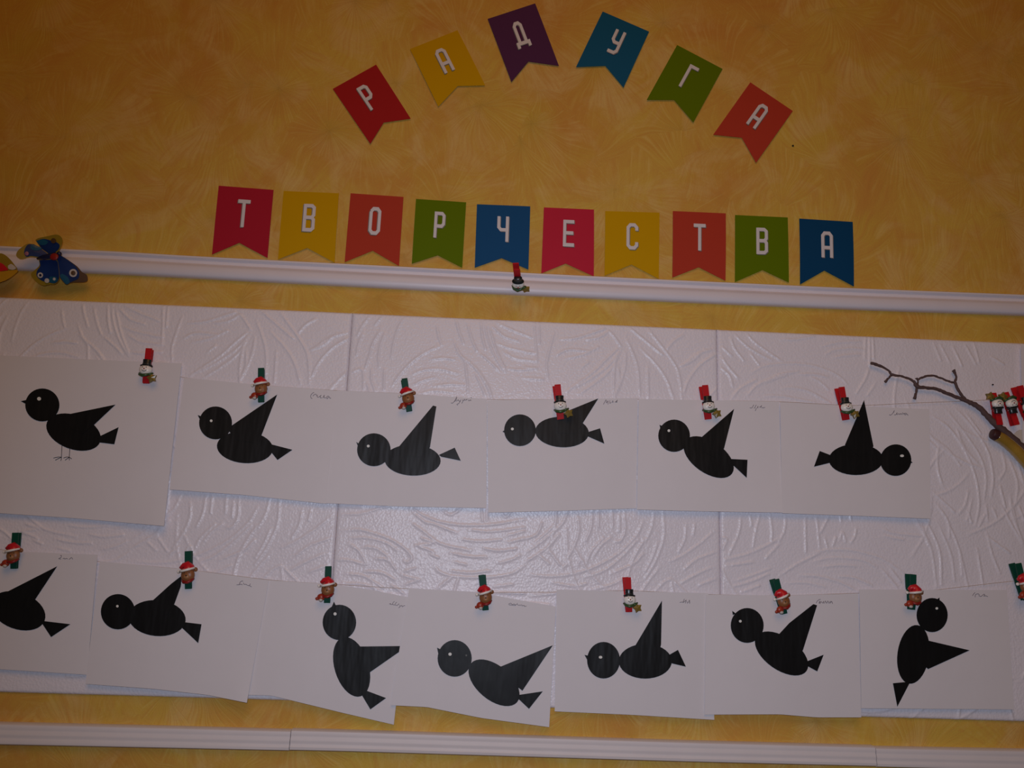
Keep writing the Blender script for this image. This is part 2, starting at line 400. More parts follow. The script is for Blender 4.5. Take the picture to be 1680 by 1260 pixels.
# ------------------------------------------------------------------ foam tile panel
ZT = at(840, 524.5, -0.006).z + 0.0; TH = 0.4995; TD = 0.0055
G = 401
A_ST = [((560, 500), 5.25, [
 [(250,90),(180,180),(140,260)],[(350,100),(290,170)],[(190,230),(150,330),(130,430)],[(350,200),(270,330),(240,440),(200,560)],[(380,240),(340,330),(320,440),(325,530)],
 [(545,110),(490,200),(450,330),(430,450)],[(820,180),(840,280),(865,350)],[(865,350),(740,400),(620,480),(520,580),(440,690)],[(990,140),(1010,220),(1050,330)],[(1085,160),(1120,290),(1170,400)],
 [(1200,150),(1215,280),(1240,380)],[(1235,150),(1260,290),(1320,440),(1410,580)],[(1270,180),(1330,380),(1410,560)],[(960,300),(1010,410),(1060,480),(1080,620),(1090,770)],
 [(970,390),(1050,460),(1120,510),(1200,600),(1270,720),(1300,820)],[(1060,460),(1160,560),(1250,700),(1290,800)],[(1150,590),(1200,690),(1240,780)],[(770,470),(870,460),(970,470)],
 [(600,600),(720,560),(860,555),(1000,590)],[(620,690),(700,650),(800,625)],[(800,700),(930,685),(1060,690)],[(660,770),(800,740),(960,755)],[(1300,180),(1400,270),(1520,310)],[(1350,160),(1480,220),(1640,280)],
 [(1390,400),(1500,460),(1680,485)],[(1330,330),(1480,380),(1660,415)],[(1430,550),(1550,560),(1680,545)],[(80,580),(180,560),(190,720)],[(260,560),(260,650),(290,740)],[(370,560),(365,730)],[(1180,410),(1280,490),(1350,560)]]),
 ((860, 515), 4.94, [
 [(290,205),(420,195),(560,150),(650,120)],[(480,210),(600,190),(690,140)],[(690,140),(740,200),(780,260)],[(330,360),(470,330),(600,270)],[(250,340),(350,290),(520,300)],[(780,260),(660,370),(560,470),(340,630)],
 [(780,290),(700,400),(560,510),(400,600)],[(770,330),(700,450),(600,540),(440,650)],[(820,190),(880,320),(920,450),(935,660)],[(850,110),(960,200),(1120,330)],[(940,280),(1060,400),(1150,530),(1210,690)],
 [(990,110),(1080,220),(1180,350),(1250,480),(1280,690)],[(820,310),(815,430),(780,560),(730,680)],[(760,420),(770,540),(740,640)],[(1000,440),(1005,680)],[(240,150),(210,260),(180,400),(190,520)],[(80,80),(90,200),(100,380)],
 [(120,80),(120,240)],[(1290,170),(1210,220),(1160,280)],[(1540,280),(1400,330),(1290,410)],[(1600,300),(1440,400),(1340,520),(1290,640)],[(0,310),(100,320)],[(0,430),(90,440)],[(0,520),(150,530)],[(460,440),(520,390)],[(1460,290),(1360,380),(1270,420)]]),
 ((540, 810), 5.25, [
 [(680,100),(800,180),(950,240),(1150,270),(1400,265),(1680,220)],[(700,140),(820,240),(900,260),(1100,340)],[(700,245),(820,330),(960,430),(1220,490)],[(740,440),(870,490),(900,510)],[(740,445),(880,430)],
 [(790,380),(900,420)],[(870,520),(940,550)],[(1200,310),(1400,325),(1680,290)],[(1120,390),(1300,410),(1480,395)],[(1320,470),(1450,490),(1610,475)],[(1040,510),(1200,540),(1350,545)],[(1080,590),(1180,610)],
 [(1030,660),(1200,680),(1380,665)],[(900,620),(960,680),(1100,715),(1350,720),(1560,690),(1680,620)],[(1440,600),(1560,570),(1640,530)],[(1540,360),(1680,320)],[(1540,420),(1680,385)],
 [(100,320),(250,310),(400,345),(560,410),(680,500),(710,560),(680,590),(640,580)],[(180,385),(320,380),(480,420),(590,490)],[(170,430),(260,500),(320,610)],[(280,460),(400,470),(500,540),(540,600)],[(400,560),(500,570),(570,650)],
 [(70,570),(180,575),(300,610)],[(300,670),(450,680),(560,740)],[(150,690),(300,710),(460,810)],[(100,775),(300,780),(460,850)],[(540,790),(640,860)],[(620,700),(760,740)],[(650,670),(740,640)],[(660,780),(780,740)],
 [(110,180),(280,170),(420,130),(560,95)],[(110,110),(280,115)],[(980,150),(1050,180),(1130,130)],[(1310,120),(1320,240)],[(1360,120),(1355,230)],[(1480,160),(1520,200),(1560,160)],[(940,810),(1050,720)],[(1420,800),(1580,780)],[(1420,850),(1680,860)]]),
 ((860, 820), 4.94, [
 [(0,320),(100,280),(140,190)],[(60,370),(200,250),(260,180)],[(0,440),(150,330),(300,200),(350,90)],[(0,510),(180,390),(280,280)],[(430,110),(440,250),(400,380),(330,500)],[(550,80),(540,220),(500,330)],[(600,80),(600,220)],
 [(710,80),(715,220)],[(810,90),(815,250),(780,330),(740,340)],[(770,130),(770,250)],[(500,520),(540,420),(640,310)],[(560,460),(620,370),(700,310)],[(0,600),(240,620),(500,570),(740,450),(900,300),(960,180)],
 [(480,630),(650,570),(800,450),(920,320)],[(700,600),(880,520),(960,440)],[(220,670),(400,700),(500,680)],[(540,730),(700,690),(800,640)],[(1050,100),(1030,230),(980,340)],[(1125,90),(1130,300),(1070,480),(980,640)],
 [(1080,340),(1040,460),(980,580)],[(1100,540),(1000,670),(940,760)],[(1310,200),(1300,320),(1250,420)],[(1380,200),(1370,280)],[(1540,250),(1440,340),(1300,440),(1180,500)],[(1560,420),(1400,480),(1300,560)],
 [(1540,540),(1400,600),(1260,680)],[(1550,640),(1420,690)],[(1050,750),(1130,670),(1190,640)],[(1190,650),(1210,760)],[(1200,650),(1330,770)],[(110,440),(200,520)],[(190,400),(290,530)],[(40,780),(250,760)],[(0,830),(200,850)],[(300,560),(370,500)],[(430,540),(460,480),(490,540)]])]
B_ST = [((1160, 530), 6.0, [
 [(260,100),(380,220),(520,310),(640,370)],[(390,110),(480,200),(620,300),(740,380)],[(230,140),(270,250),(360,370)],[(150,240),(240,320)],[(150,340),(200,420),(300,540)],[(140,440),(220,520),(250,620)],
 [(400,510),(540,430),(700,405),(900,400),(1080,430),(1240,490),(1340,560),(1380,610)],[(240,740),(330,640),(480,560)],[(370,740),(480,620),(600,560),(750,500),(900,480)],[(540,600),(660,550),(780,510)],[(890,505),(1050,505),(1180,530)],
 [(1020,530),(1110,580),(1190,650)],[(730,640),(880,640),(1040,690),(1210,790)],[(900,640),(1000,670),(1120,740)],[(550,720),(720,720),(900,750),(1060,780)],[(720,160),(880,160),(1050,130)],[(1150,320),(1240,270),(1400,250),(1540,260)],
 [(1240,340),(1360,320),(1500,310)],[(1120,230),(1300,190),(1500,180)],[(1600,130),(1600,420)],[(1630,130),(1640,350)],[(1560,130),(1550,350)],[(1590,450),(1550,560),(1470,690)],[(1660,590),(1580,710)],[(420,290),(470,360),(510,410)]]),
 ((1500, 540), 3.5, [
 [(110,80),(150,180)],[(150,90),(200,190)],[(220,100),(270,210)],[(290,90),(350,200)],[(340,80),(370,190)],[(440,160),(510,200)],[(90,490),(200,570),(290,700),(350,850),(370,1000),(350,1130)],
 [(170,450),(290,600),(380,740),(410,860),(400,980)],[(230,450),(330,560),(420,700),(450,850),(440,960)],[(100,620),(200,700),(260,780)],[(300,490),(380,600)],[(120,1000),(190,1100),(200,1200)],[(40,1120),(80,1240)],
 [(550,950),(560,1060),(620,1220)],[(600,1020),(630,1100)],[(490,900),(520,1020)],[(500,700),(520,800),(490,860)],[(540,740),(590,880),(580,1000)],[(590,760),(625,880)],[(310,920),(290,1010),(250,1060)],[(330,980),(300,1100)],
 [(410,1010),(420,1100)],[(450,1030),(470,1080)],[(100,930),(230,1050)]]),
 ((1160, 830), 4.667, [
 [(260,80),(240,210),(170,370)],[(330,80),(340,150)],[(400,70),(370,200),(350,310)],[(480,60),(495,200),(490,290)],[(600,80),(590,190),(550,270)],[(570,240),(440,310),(300,370),(140,410)],[(560,280),(450,400)],[(110,240),(150,260),(120,330)],
 [(835,70),(850,200),(860,320)],[(930,80),(870,200)],[(1020,70),(1025,120)],[(1095,60),(1100,110)],[(1140,160),(1130,230),(1100,280)],[(900,240),(920,320)],[(960,310),(985,240)],[(1010,270),(1035,200),(1060,270)],
 [(560,530),(700,440),(860,360)],[(760,380),(900,340),(1100,340),(1300,390),(1400,440),(1500,510)],[(790,440),(900,405),(1060,400),(1200,420),(1300,470)],[(860,470),(1000,455),(1130,460)],[(700,530),(850,540),(1000,580),(1150,650)],
 [(600,590),(770,590),(900,620)],[(980,540),(1120,550),(1260,610)],[(1340,490),(1400,560),(1450,620)],[(1400,480),(1480,580)],[(150,460),(350,430)],[(200,580),(350,530),(480,480)],[(180,620),(330,580),(470,520)],[(260,660),(400,610)],
 [(1320,170),(1440,210),(1640,230)],[(1350,230),(1500,260)],[(1600,100),(1650,200),(1680,260)],[(750,90),(755,350)]]),
 ((1160, 820), 3.23, [
 [(1100,110),(1180,240),(1215,460)],[(1160,110),(1230,270),(1240,450)],[(1220,120),(1290,290),(1310,430)],[(1260,90),(1330,250),(1380,460)],[(1340,280),(1350,400)],[(1430,260),(1460,450)],[(1480,170),(1510,290),(1550,390)],
 [(1490,200),(1600,280)],[(1380,60),(1400,120)],[(1480,60),(1440,140)],[(1560,30),(1600,110),(1670,230)],[(1610,0),(1640,140)]])]

def tile_mesh(name, groups, x0, seed):
    rnd = random.Random(seed)
    S = TH / (G - 1)
    H = np.zeros((G, G))
    strokes = []
    for (ox, oy), sc, ps in groups:
        for p in ps:
            q = []
            for a, b in p:
                w = at(ox + a / sc, oy + b / sc, -TD)
                q.append((w.x - x0, ZT - w.z))
            strokes.append((q, 0.0014, rnd.uniform(0.75, 1.0)))
    # swirls in the band the sheets hide and along the bottom rim
    for k in range(46):
        cx = rnd.uniform(0.02, 0.46); cz = rnd.uniform(0.14, 0.23) if k % 2 else rnd.uniform(0.37, 0.49)
        a0 = rnd.uniform(-0.5, 3.4); r = rnd.uniform(0.04, 0.16)
        q = [(cx + r * (math.cos(a0 + t) - math.cos(a0)), cz + r * (math.sin(a0 + t) - math.sin(a0))) for t in (0, 0.25, 0.5, 0.75)]
        strokes.append((q, 0.0016, rnd.uniform(0.6, 1.0)))
    for q, w, h in strokes:
        pts = np.array(spline(q, 5))
        n = len(pts)
        for i in range(n - 1):
            a, b = pts[i], pts[i + 1]
            R = 3.2 * w
            i0 = max(0, int((min(a[0], b[0]) - R) / S)); i1 = min(G, int((max(a[0], b[0]) + R) / S) + 2)
            j0 = max(0, int((min(a[1], b[1]) - R) / S)); j1 = min(G, int((max(a[1], b[1]) + R) / S) + 2)
            if i1 <= i0 or j1 <= j0: continue
            X = np.arange(i0, i1)[:, None] * S; Z = np.arange(j0, j1)[None, :] * S
            d = b - a; L2 = max(1e-12, d @ d)
            t = np.clip(((X - a[0]) * d[0] + (Z - a[1]) * d[1]) / L2, 0, 1)
            D = np.hypot(X - a[0] - t * d[0], Z - a[1] - t * d[1])
            u = (i + 0.5) / n; env = min(1.0, 6 * u, 6 * (1 - u)) ** 0.7
            hh = h * env * np.exp(-(D / w) ** 2)
            H[i0:i1, j0:j1] = np.maximum(H[i0:i1, j0:j1], hh)
    # slow swell under the strokes
    gx, gz = np.meshgrid(np.linspace(0, 1, G), np.linspace(0, 1, G), indexing='ij')
    rs = np.random.RandomState(seed)
    low = sum(np.sin(rs.uniform(5, 34) * gx + rs.uniform(5, 34) * gz * rs.choice([-1, 1]) + rs.uniform(0, 6)) for _ in range(9)) / 9
    Y = TD + 0.0013 * H + 0.0006 * low
    e = np.minimum(np.minimum(gx, 1 - gx), np.minimum(gz, 1 - gz)) * TH
    Y -= 0.0024 * np.exp(-(e / 0.0012) ** 2) + 0.0004 * np.exp(-(e / 0.004) ** 2)
    # front grid + a skirt back to the wall
    co = np.zeros((G * G + 4 * (G - 1), 3))
    co[:G * G, 0] = (gx * TH).ravel(); co[:G * G, 1] = -Y.ravel(); co[:G * G, 2] = -(gz * TH).ravel()
    idx = np.arange(G * G).reshape(G, G)
    ring = np.concatenate([idx[:-1, 0], idx[-1, :-1], idx[:0:-1, -1], idx[0, :0:-1]])
    m = len(ring)
    co[G * G:, :] = co[ring, :]; co[G * G:, 1] = -0.0001
    a = idx[:-1, :-1].ravel(); b = idx[1:, :-1].ravel(); c = idx[1:, 1:].ravel(); d = idx[:-1, 1:].ravel()
    Q = np.stack([a, d, c, b], 1)
    k = np.arange(m); kn = (k + 1) % m
    SK = np.stack([ring[k], ring[kn], G * G + kn, G * G + k], 1)
    F = np.concatenate([Q, SK]).astype(np.int32)
    me = bpy.data.meshes.new(name)
    me.vertices.add(len(co)); me.vertices.foreach_set('co', co.ravel())
    me.loops.add(F.size); me.loops.foreach_set('vertex_index', F.ravel())
    me.polygons.add(len(F)); me.polygons.foreach_set('loop_start', np.arange(0, F.size, 4, dtype=np.int32))
    me.polygons.foreach_set('use_smooth', np.ones(len(F), dtype=bool))
    me.update(calc_edges=True); me.validate()
    me.materials.append(M_FOAM)
    return me

panel = empty('foam_tile_panel', (0, 0, ZT), 'band of white embossed polystyrene tiles between the two mouldings', 'wall panel')
meA = tile_mesh('foam_tile', A_ST, 0.0, 3); meB = tile_mesh('foam_tile', B_ST, 0.5, 5)
for i, (me, x) in enumerate(((meB, -1.5), (meA, -1.0), (meA, -0.5), (meA, 0.0), (meB, 0.5), (meA, 1.0), (meB, 1.5))):
    o = bpy.data.objects.new('foam_tile', me); COL.objects.link(o); o.parent = panel
    o.location = (x + 0.00025, 0, 0)

# ------------------------------------------------------------------ bunting flags
def stroke_poly(pts, th, closed=False):
    """thick mitred polyline in a plane -> (verts2d, faces)"""
    P = [np.array(p, float) for p in pts]; n = len(P); V, F = [], []
    for i in range(n):
        a = P[(i - 1) % n] if (closed or i > 0) else None
        b = P[(i + 1) % n] if (closed or i < n - 1) else None
        d1 = (P[i] - a) / np.linalg.norm(P[i] - a) if a is not None else None
        d2 = (b - P[i]) / np.linalg.norm(b - P[i]) if b is not None else None
        if d1 is None: d1 = d2
        if d2 is None: d2 = d1
        n1 = np.array([-d1[1], d1[0]]); n2 = np.array([-d2[1], d2[0]])
        m = n1 + n2; m /= np.linalg.norm(m); s = th / 2 / max(0.45, m @ n1)
        V += [P[i] + m * s, P[i] - m * s]
    for i in range(n if closed else n - 1):
        j = (i + 1) % n
        F.append((2 * i, 2 * i + 1, 2 * j + 1, 2 * j))
    return V, F
W_, H_ = 1.0, 2.05
t_ = 0.13
def sx(L): return [[(x * W_, y * H_) for x, y in s] for s in L]
GLYPH = {
 'T': sx([[(-0.02, .06), (1.02, .06)], [(.5, .06), (.5, 1)]]),
 'V': sx([[(.13, .06), (.70, .06), (.87, .13), (.87, .40), (.72, .49), (.13, .49)], [(.13, 0), (.13, 1)], [(.72, .49), (.87, .57), (.87, .87), (.70, .94), (.13, .94)]]),
 'O': sx([[(.13, .16), (.32, .06), (.68, .06), (.87, .16), (.87, .84), (.68, .94), (.32, .94), (.13, .84), (.13, .16)]]),
 'R': sx([[(.13, 1), (.13, .06), (.70, .06), (.87, .14), (.87, .46), (.70, .55), (.13, .55)]]),
 'CH': sx([[(.13, 0), (.13, .43), (.32, .53), (.87, .53)], [(.87, 0), (.87, 1)]]),
 'E': sx([[(1.0, .06), (.13, .06), (.13, .94), (1.0, .94)], [(.13, .49), (.92, .49)]]),
 'S': sx([[(.87, .28), (.87, .16), (.68, .06), (.32, .06), (.13, .16), (.13, .84), (.32, .94), (.68, .94), (.87, .84), (.87, .72)]]),
 'A': sx([[(.13, 1), (.13, .16), (.30, .06), (.70, .06), (.87, .16), (.87, 1)], [(.13, .62), (.87, .62)]]),
 'D': sx([[(.20, .80), (.20, .16), (.36, .06), (.64, .06), (.80, .16), (.80, .80)], [(-.02, 1.0), (-.02, .83), (1.02, .83), (1.02, 1.0)]]),
 'U': sx([[(.13, 0), (.13, .43), (.32, .53), (.87, .53)], [(.87, 0), (.87, .84), (.68, .94), (.08, .94)]]),
 'G': sx([[(.20, 1), (.20, .06), (.98, .06)]]),
}
FC = {'red': (0.43, 0.014, 0.017), 'yellow': (0.66, 0.36, 0.0), 'purple': (0.092, 0.024, 0.085), 'teal': (0.006, 0.105, 0.215),
      'green': (0.125, 0.195, 0.0), 'coral': (0.51, 0.050, 0.026), 'crimson': (0.47, 0.014, 0.036), 'blue': (0.008, 0.083, 0.225), 'navy': (0.003, 0.058, 0.155), 'pink': (0.60, 0.022, 0.055)}
FM = {k: mat(k + '_card', tuple(c * 0.9 for c in v) + (1,), 0.6, 0.10, vary=0.03) for k, v in FC.items()}
FLAGS = [
 ('R', 'red', (545.8,145.8),(617,106),(673.8,194.5),(629.5,201),(607.5,236), 'deep red bunting flag with letter Р, lowest left of the arched upper row'),
 ('A', 'yellow', (672.5,80.5),(750.5,49.5),(796,140),(751,141),(719,175), 'yellow bunting flag with letter А, between red and purple flags of the arch'),
 ('D', 'purple', (800,31),(878,5.5),(917,108),(867,101),(839,134.5), 'purple bunting flag with letter Д at the top of the arch'),
 ('U', 'teal', (988.8,18.8),(1065,51.8),(1023,143.8),(993,108),(945,110), 'teal blue bunting flag with letter У in the upper arched row'),
 ('G', 'green', (1111,73.8),(1185.5,113),(1137.5,200.8),(1106,163.8),(1061,163.8), 'green bunting flag with letter Г in the upper arched row'),
 ('A', 'coral', (1231,135),(1300.8,182),(1240.5,267),(1217,225.8),(1170,221), 'coral red bunting flag with letter А, last on the right of the arch'),
 ('T', 'crimson', (358.8,304.6),(448.8,311.5),(438.8,423.3),(392.5,398.3),(347.7,417.5), 'crimson bunting flag with letter Т, first of the straight lower row'),
 ('V', 'yellow', (465.4,313.3),(556,317),(549,431),(504,406.7),(456,425.4), 'yellow bunting flag with letter В, between the crimson and coral flags of the straight row'),
 ('O', 'coral', (575.2,317),(662,323),(654.6,436.3),(611.3,411.3),(565.4,430), 'coral red bunting flag with oval letter О, left of a green flag'),
 ('R', 'green', (682.5,326.3),(764.8,331.9),(758.3,439.2),(718,418.8),(675.6,432.5), 'green bunting flag with letter Р, left of the blue flag in the straight row'),
 ('CH', 'blue', (782.5,335),(870,338.5),(866.9,442.3),(823,423.5),(778.8,439.2), 'blue bunting flag with letter Ч above the snowman clothespin on the moulding'),
 ('E', 'pink', (892.3,340.2),(974.6,343.8),(974.2,453.3),(928,432.3),(888,448.5), 'pinkish red bunting flag with letter Е in the straight lower row'),
 ('S', 'yellow', (993,346.2),(1082,348.8),(1080.8,457.5),(1036,434),(991.8,452.3), 'yellow bunting flag with letter С, right of the pinkish red flag'),
 ('T', 'coral', (1103.9,346.2),(1190.8,350),(1190.3,460.6),(1146.3,438.4),(1103,455.4), 'coral red bunting flag with letter Т, right of a yellow flag in the straight row'),
 ('V', 'green', (1206,352.7),(1292.5,356.7),(1294.3,463.5),(1251,443),(1205.8,462.7), 'green bunting flag with letter В, next to the dark blue flag'),
 ('A', 'navy', (1311.3,358.5),(1399,364),(1401,470),(1352.4,443.9),(1312.6,466.7), 'dark blue bunting flag with letter А, last of the straight lower row'),
]
for i, (g, c, tl, tr, br, nt_, bl, lab) in enumerate(FLAGS):
    lower = i >= 6
    yt, yb = -0.0015, (-0.0030 if lower else -0.0028)
    ht = [at(*tl, yt), at(*tr, yt)]; hb = [at(*br, yb), at(*nt_, yb), at(*bl, yb)]
    P = [ht[0], ht[1], hb[0], hb[1], hb[2]]
    cen = sum(P, Vector()) / 5
    root = empty('bunting_flag', cen, lab, 'flag', 'bunting letters on the arch' if not lower else 'bunting letters in the straight row')
    # flag card: rows of quads so that it may bow gently
    TLc, TRc, BRc, NTc, BLc = P
    V, F = [], []; NR = 8; NCc = 4
    for r in range(NR + 1):
        s = r / NR
        for k in range(NCc + 1):
            u = k / NCc
            top = TLc.lerp(TRc, u)
            bot = BLc.lerp(NTc, u * 2) if u <= 0.5 else NTc.lerp(BRc, u * 2 - 1)
            p = top.lerp(bot, s)
            p = p + Vector((0, -0.0012 * math.sin(math.pi * s) * (1 if i % 2 else 0.4), 0))
            V.append(p)
    for r in range(NR):
        for k in range(NCc):
            a = r * (NCc + 1) + k
            F.append((a, a + NCc + 1, a + NCc + 2, a + 1))
    card = shell('flag_card', V, F, FM[c], root, 0.0004)
    # letter printed on the card
    def flagpt(x, y, off):
        u = 0.5 + (x - 0.5) * 0.215; v = 0.185 + y / H_ * 0.40
        p = TLc.lerp(TRc, u).lerp(BLc.lerp(BRc, u), v)
        s = min(1.0, v)
        return p + Vector((0, -0.0012 * math.sin(math.pi * s) * (1 if i % 2 else 0.4) - off, 0))
    for nm, m_, dx, dy, off in (('letter_drop_shadow', M_LSH, (-0.07 if i < 3 or 6 <= i < 9 else 0.06), 0.05, 0.0009), ('letter', M_LET, 0, 0, 0.0012)):  # grey offset copy draws the letter's printed drop shadow
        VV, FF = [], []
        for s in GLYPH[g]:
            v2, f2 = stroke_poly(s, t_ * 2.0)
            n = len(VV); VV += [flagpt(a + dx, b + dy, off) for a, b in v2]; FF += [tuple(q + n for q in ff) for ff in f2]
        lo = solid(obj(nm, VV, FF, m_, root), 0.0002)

# ------------------------------------------------------------------ strings
def px_tube(name, pts, Y, rpx, m, parent=None, n=6, sp=4):
    pts = spline(pts, sp)
    return tube([at(x, y, Y) for x, y in pts], rpx, n)
S1 = [(-60,584),(120,592),(240,600),(300,619),(430,632),(560,641),(668,646),(800,655),(914,655),(1048,655),(1157,657),(1280,659),(1400,665),(1501,661),(1566,658.6),(1640,655),(1740,650)]
S2 = [(-60,893),(28,905),(160,921),(311,935),(440,951),(540,958),(670,966),(792,972),(912,971),(1030,969),(1160,975),(1280,977),(1405,973),(1495,970),(1542,967),(1655,954),(1740,948)]
for S_, lab in ((S1, 'thin beige string holding the upper row of bird sheets'), (S2, 'thin beige string holding the lower row of bird sheets')):
    v, f = px_tube('s', S_, -0.0096, 0.00028, M_STRING)
    tag(obj('string', v, f, M_STRING, smooth=True), lab, 'string', 'strings across the foam tiles')

# ------------------------------------------------------------------ bird sheets
def ell(cx, cy, a, b, rot, n=36):
    r = math.radians(rot)
    return [(cx + a * math.cos(t) * math.cos(r) - b * math.sin(t) * math.sin(r),
             cy + a * math.cos(t) * math.sin(r) + b * math.sin(t) * math.cos(r)) for t in (2 * math.pi * k / n for k in range(n))]

def name_px(ox, oy, sc, strokes): return [[(ox + a / sc, oy + b / sc) for a, b in s] for s in strokes]

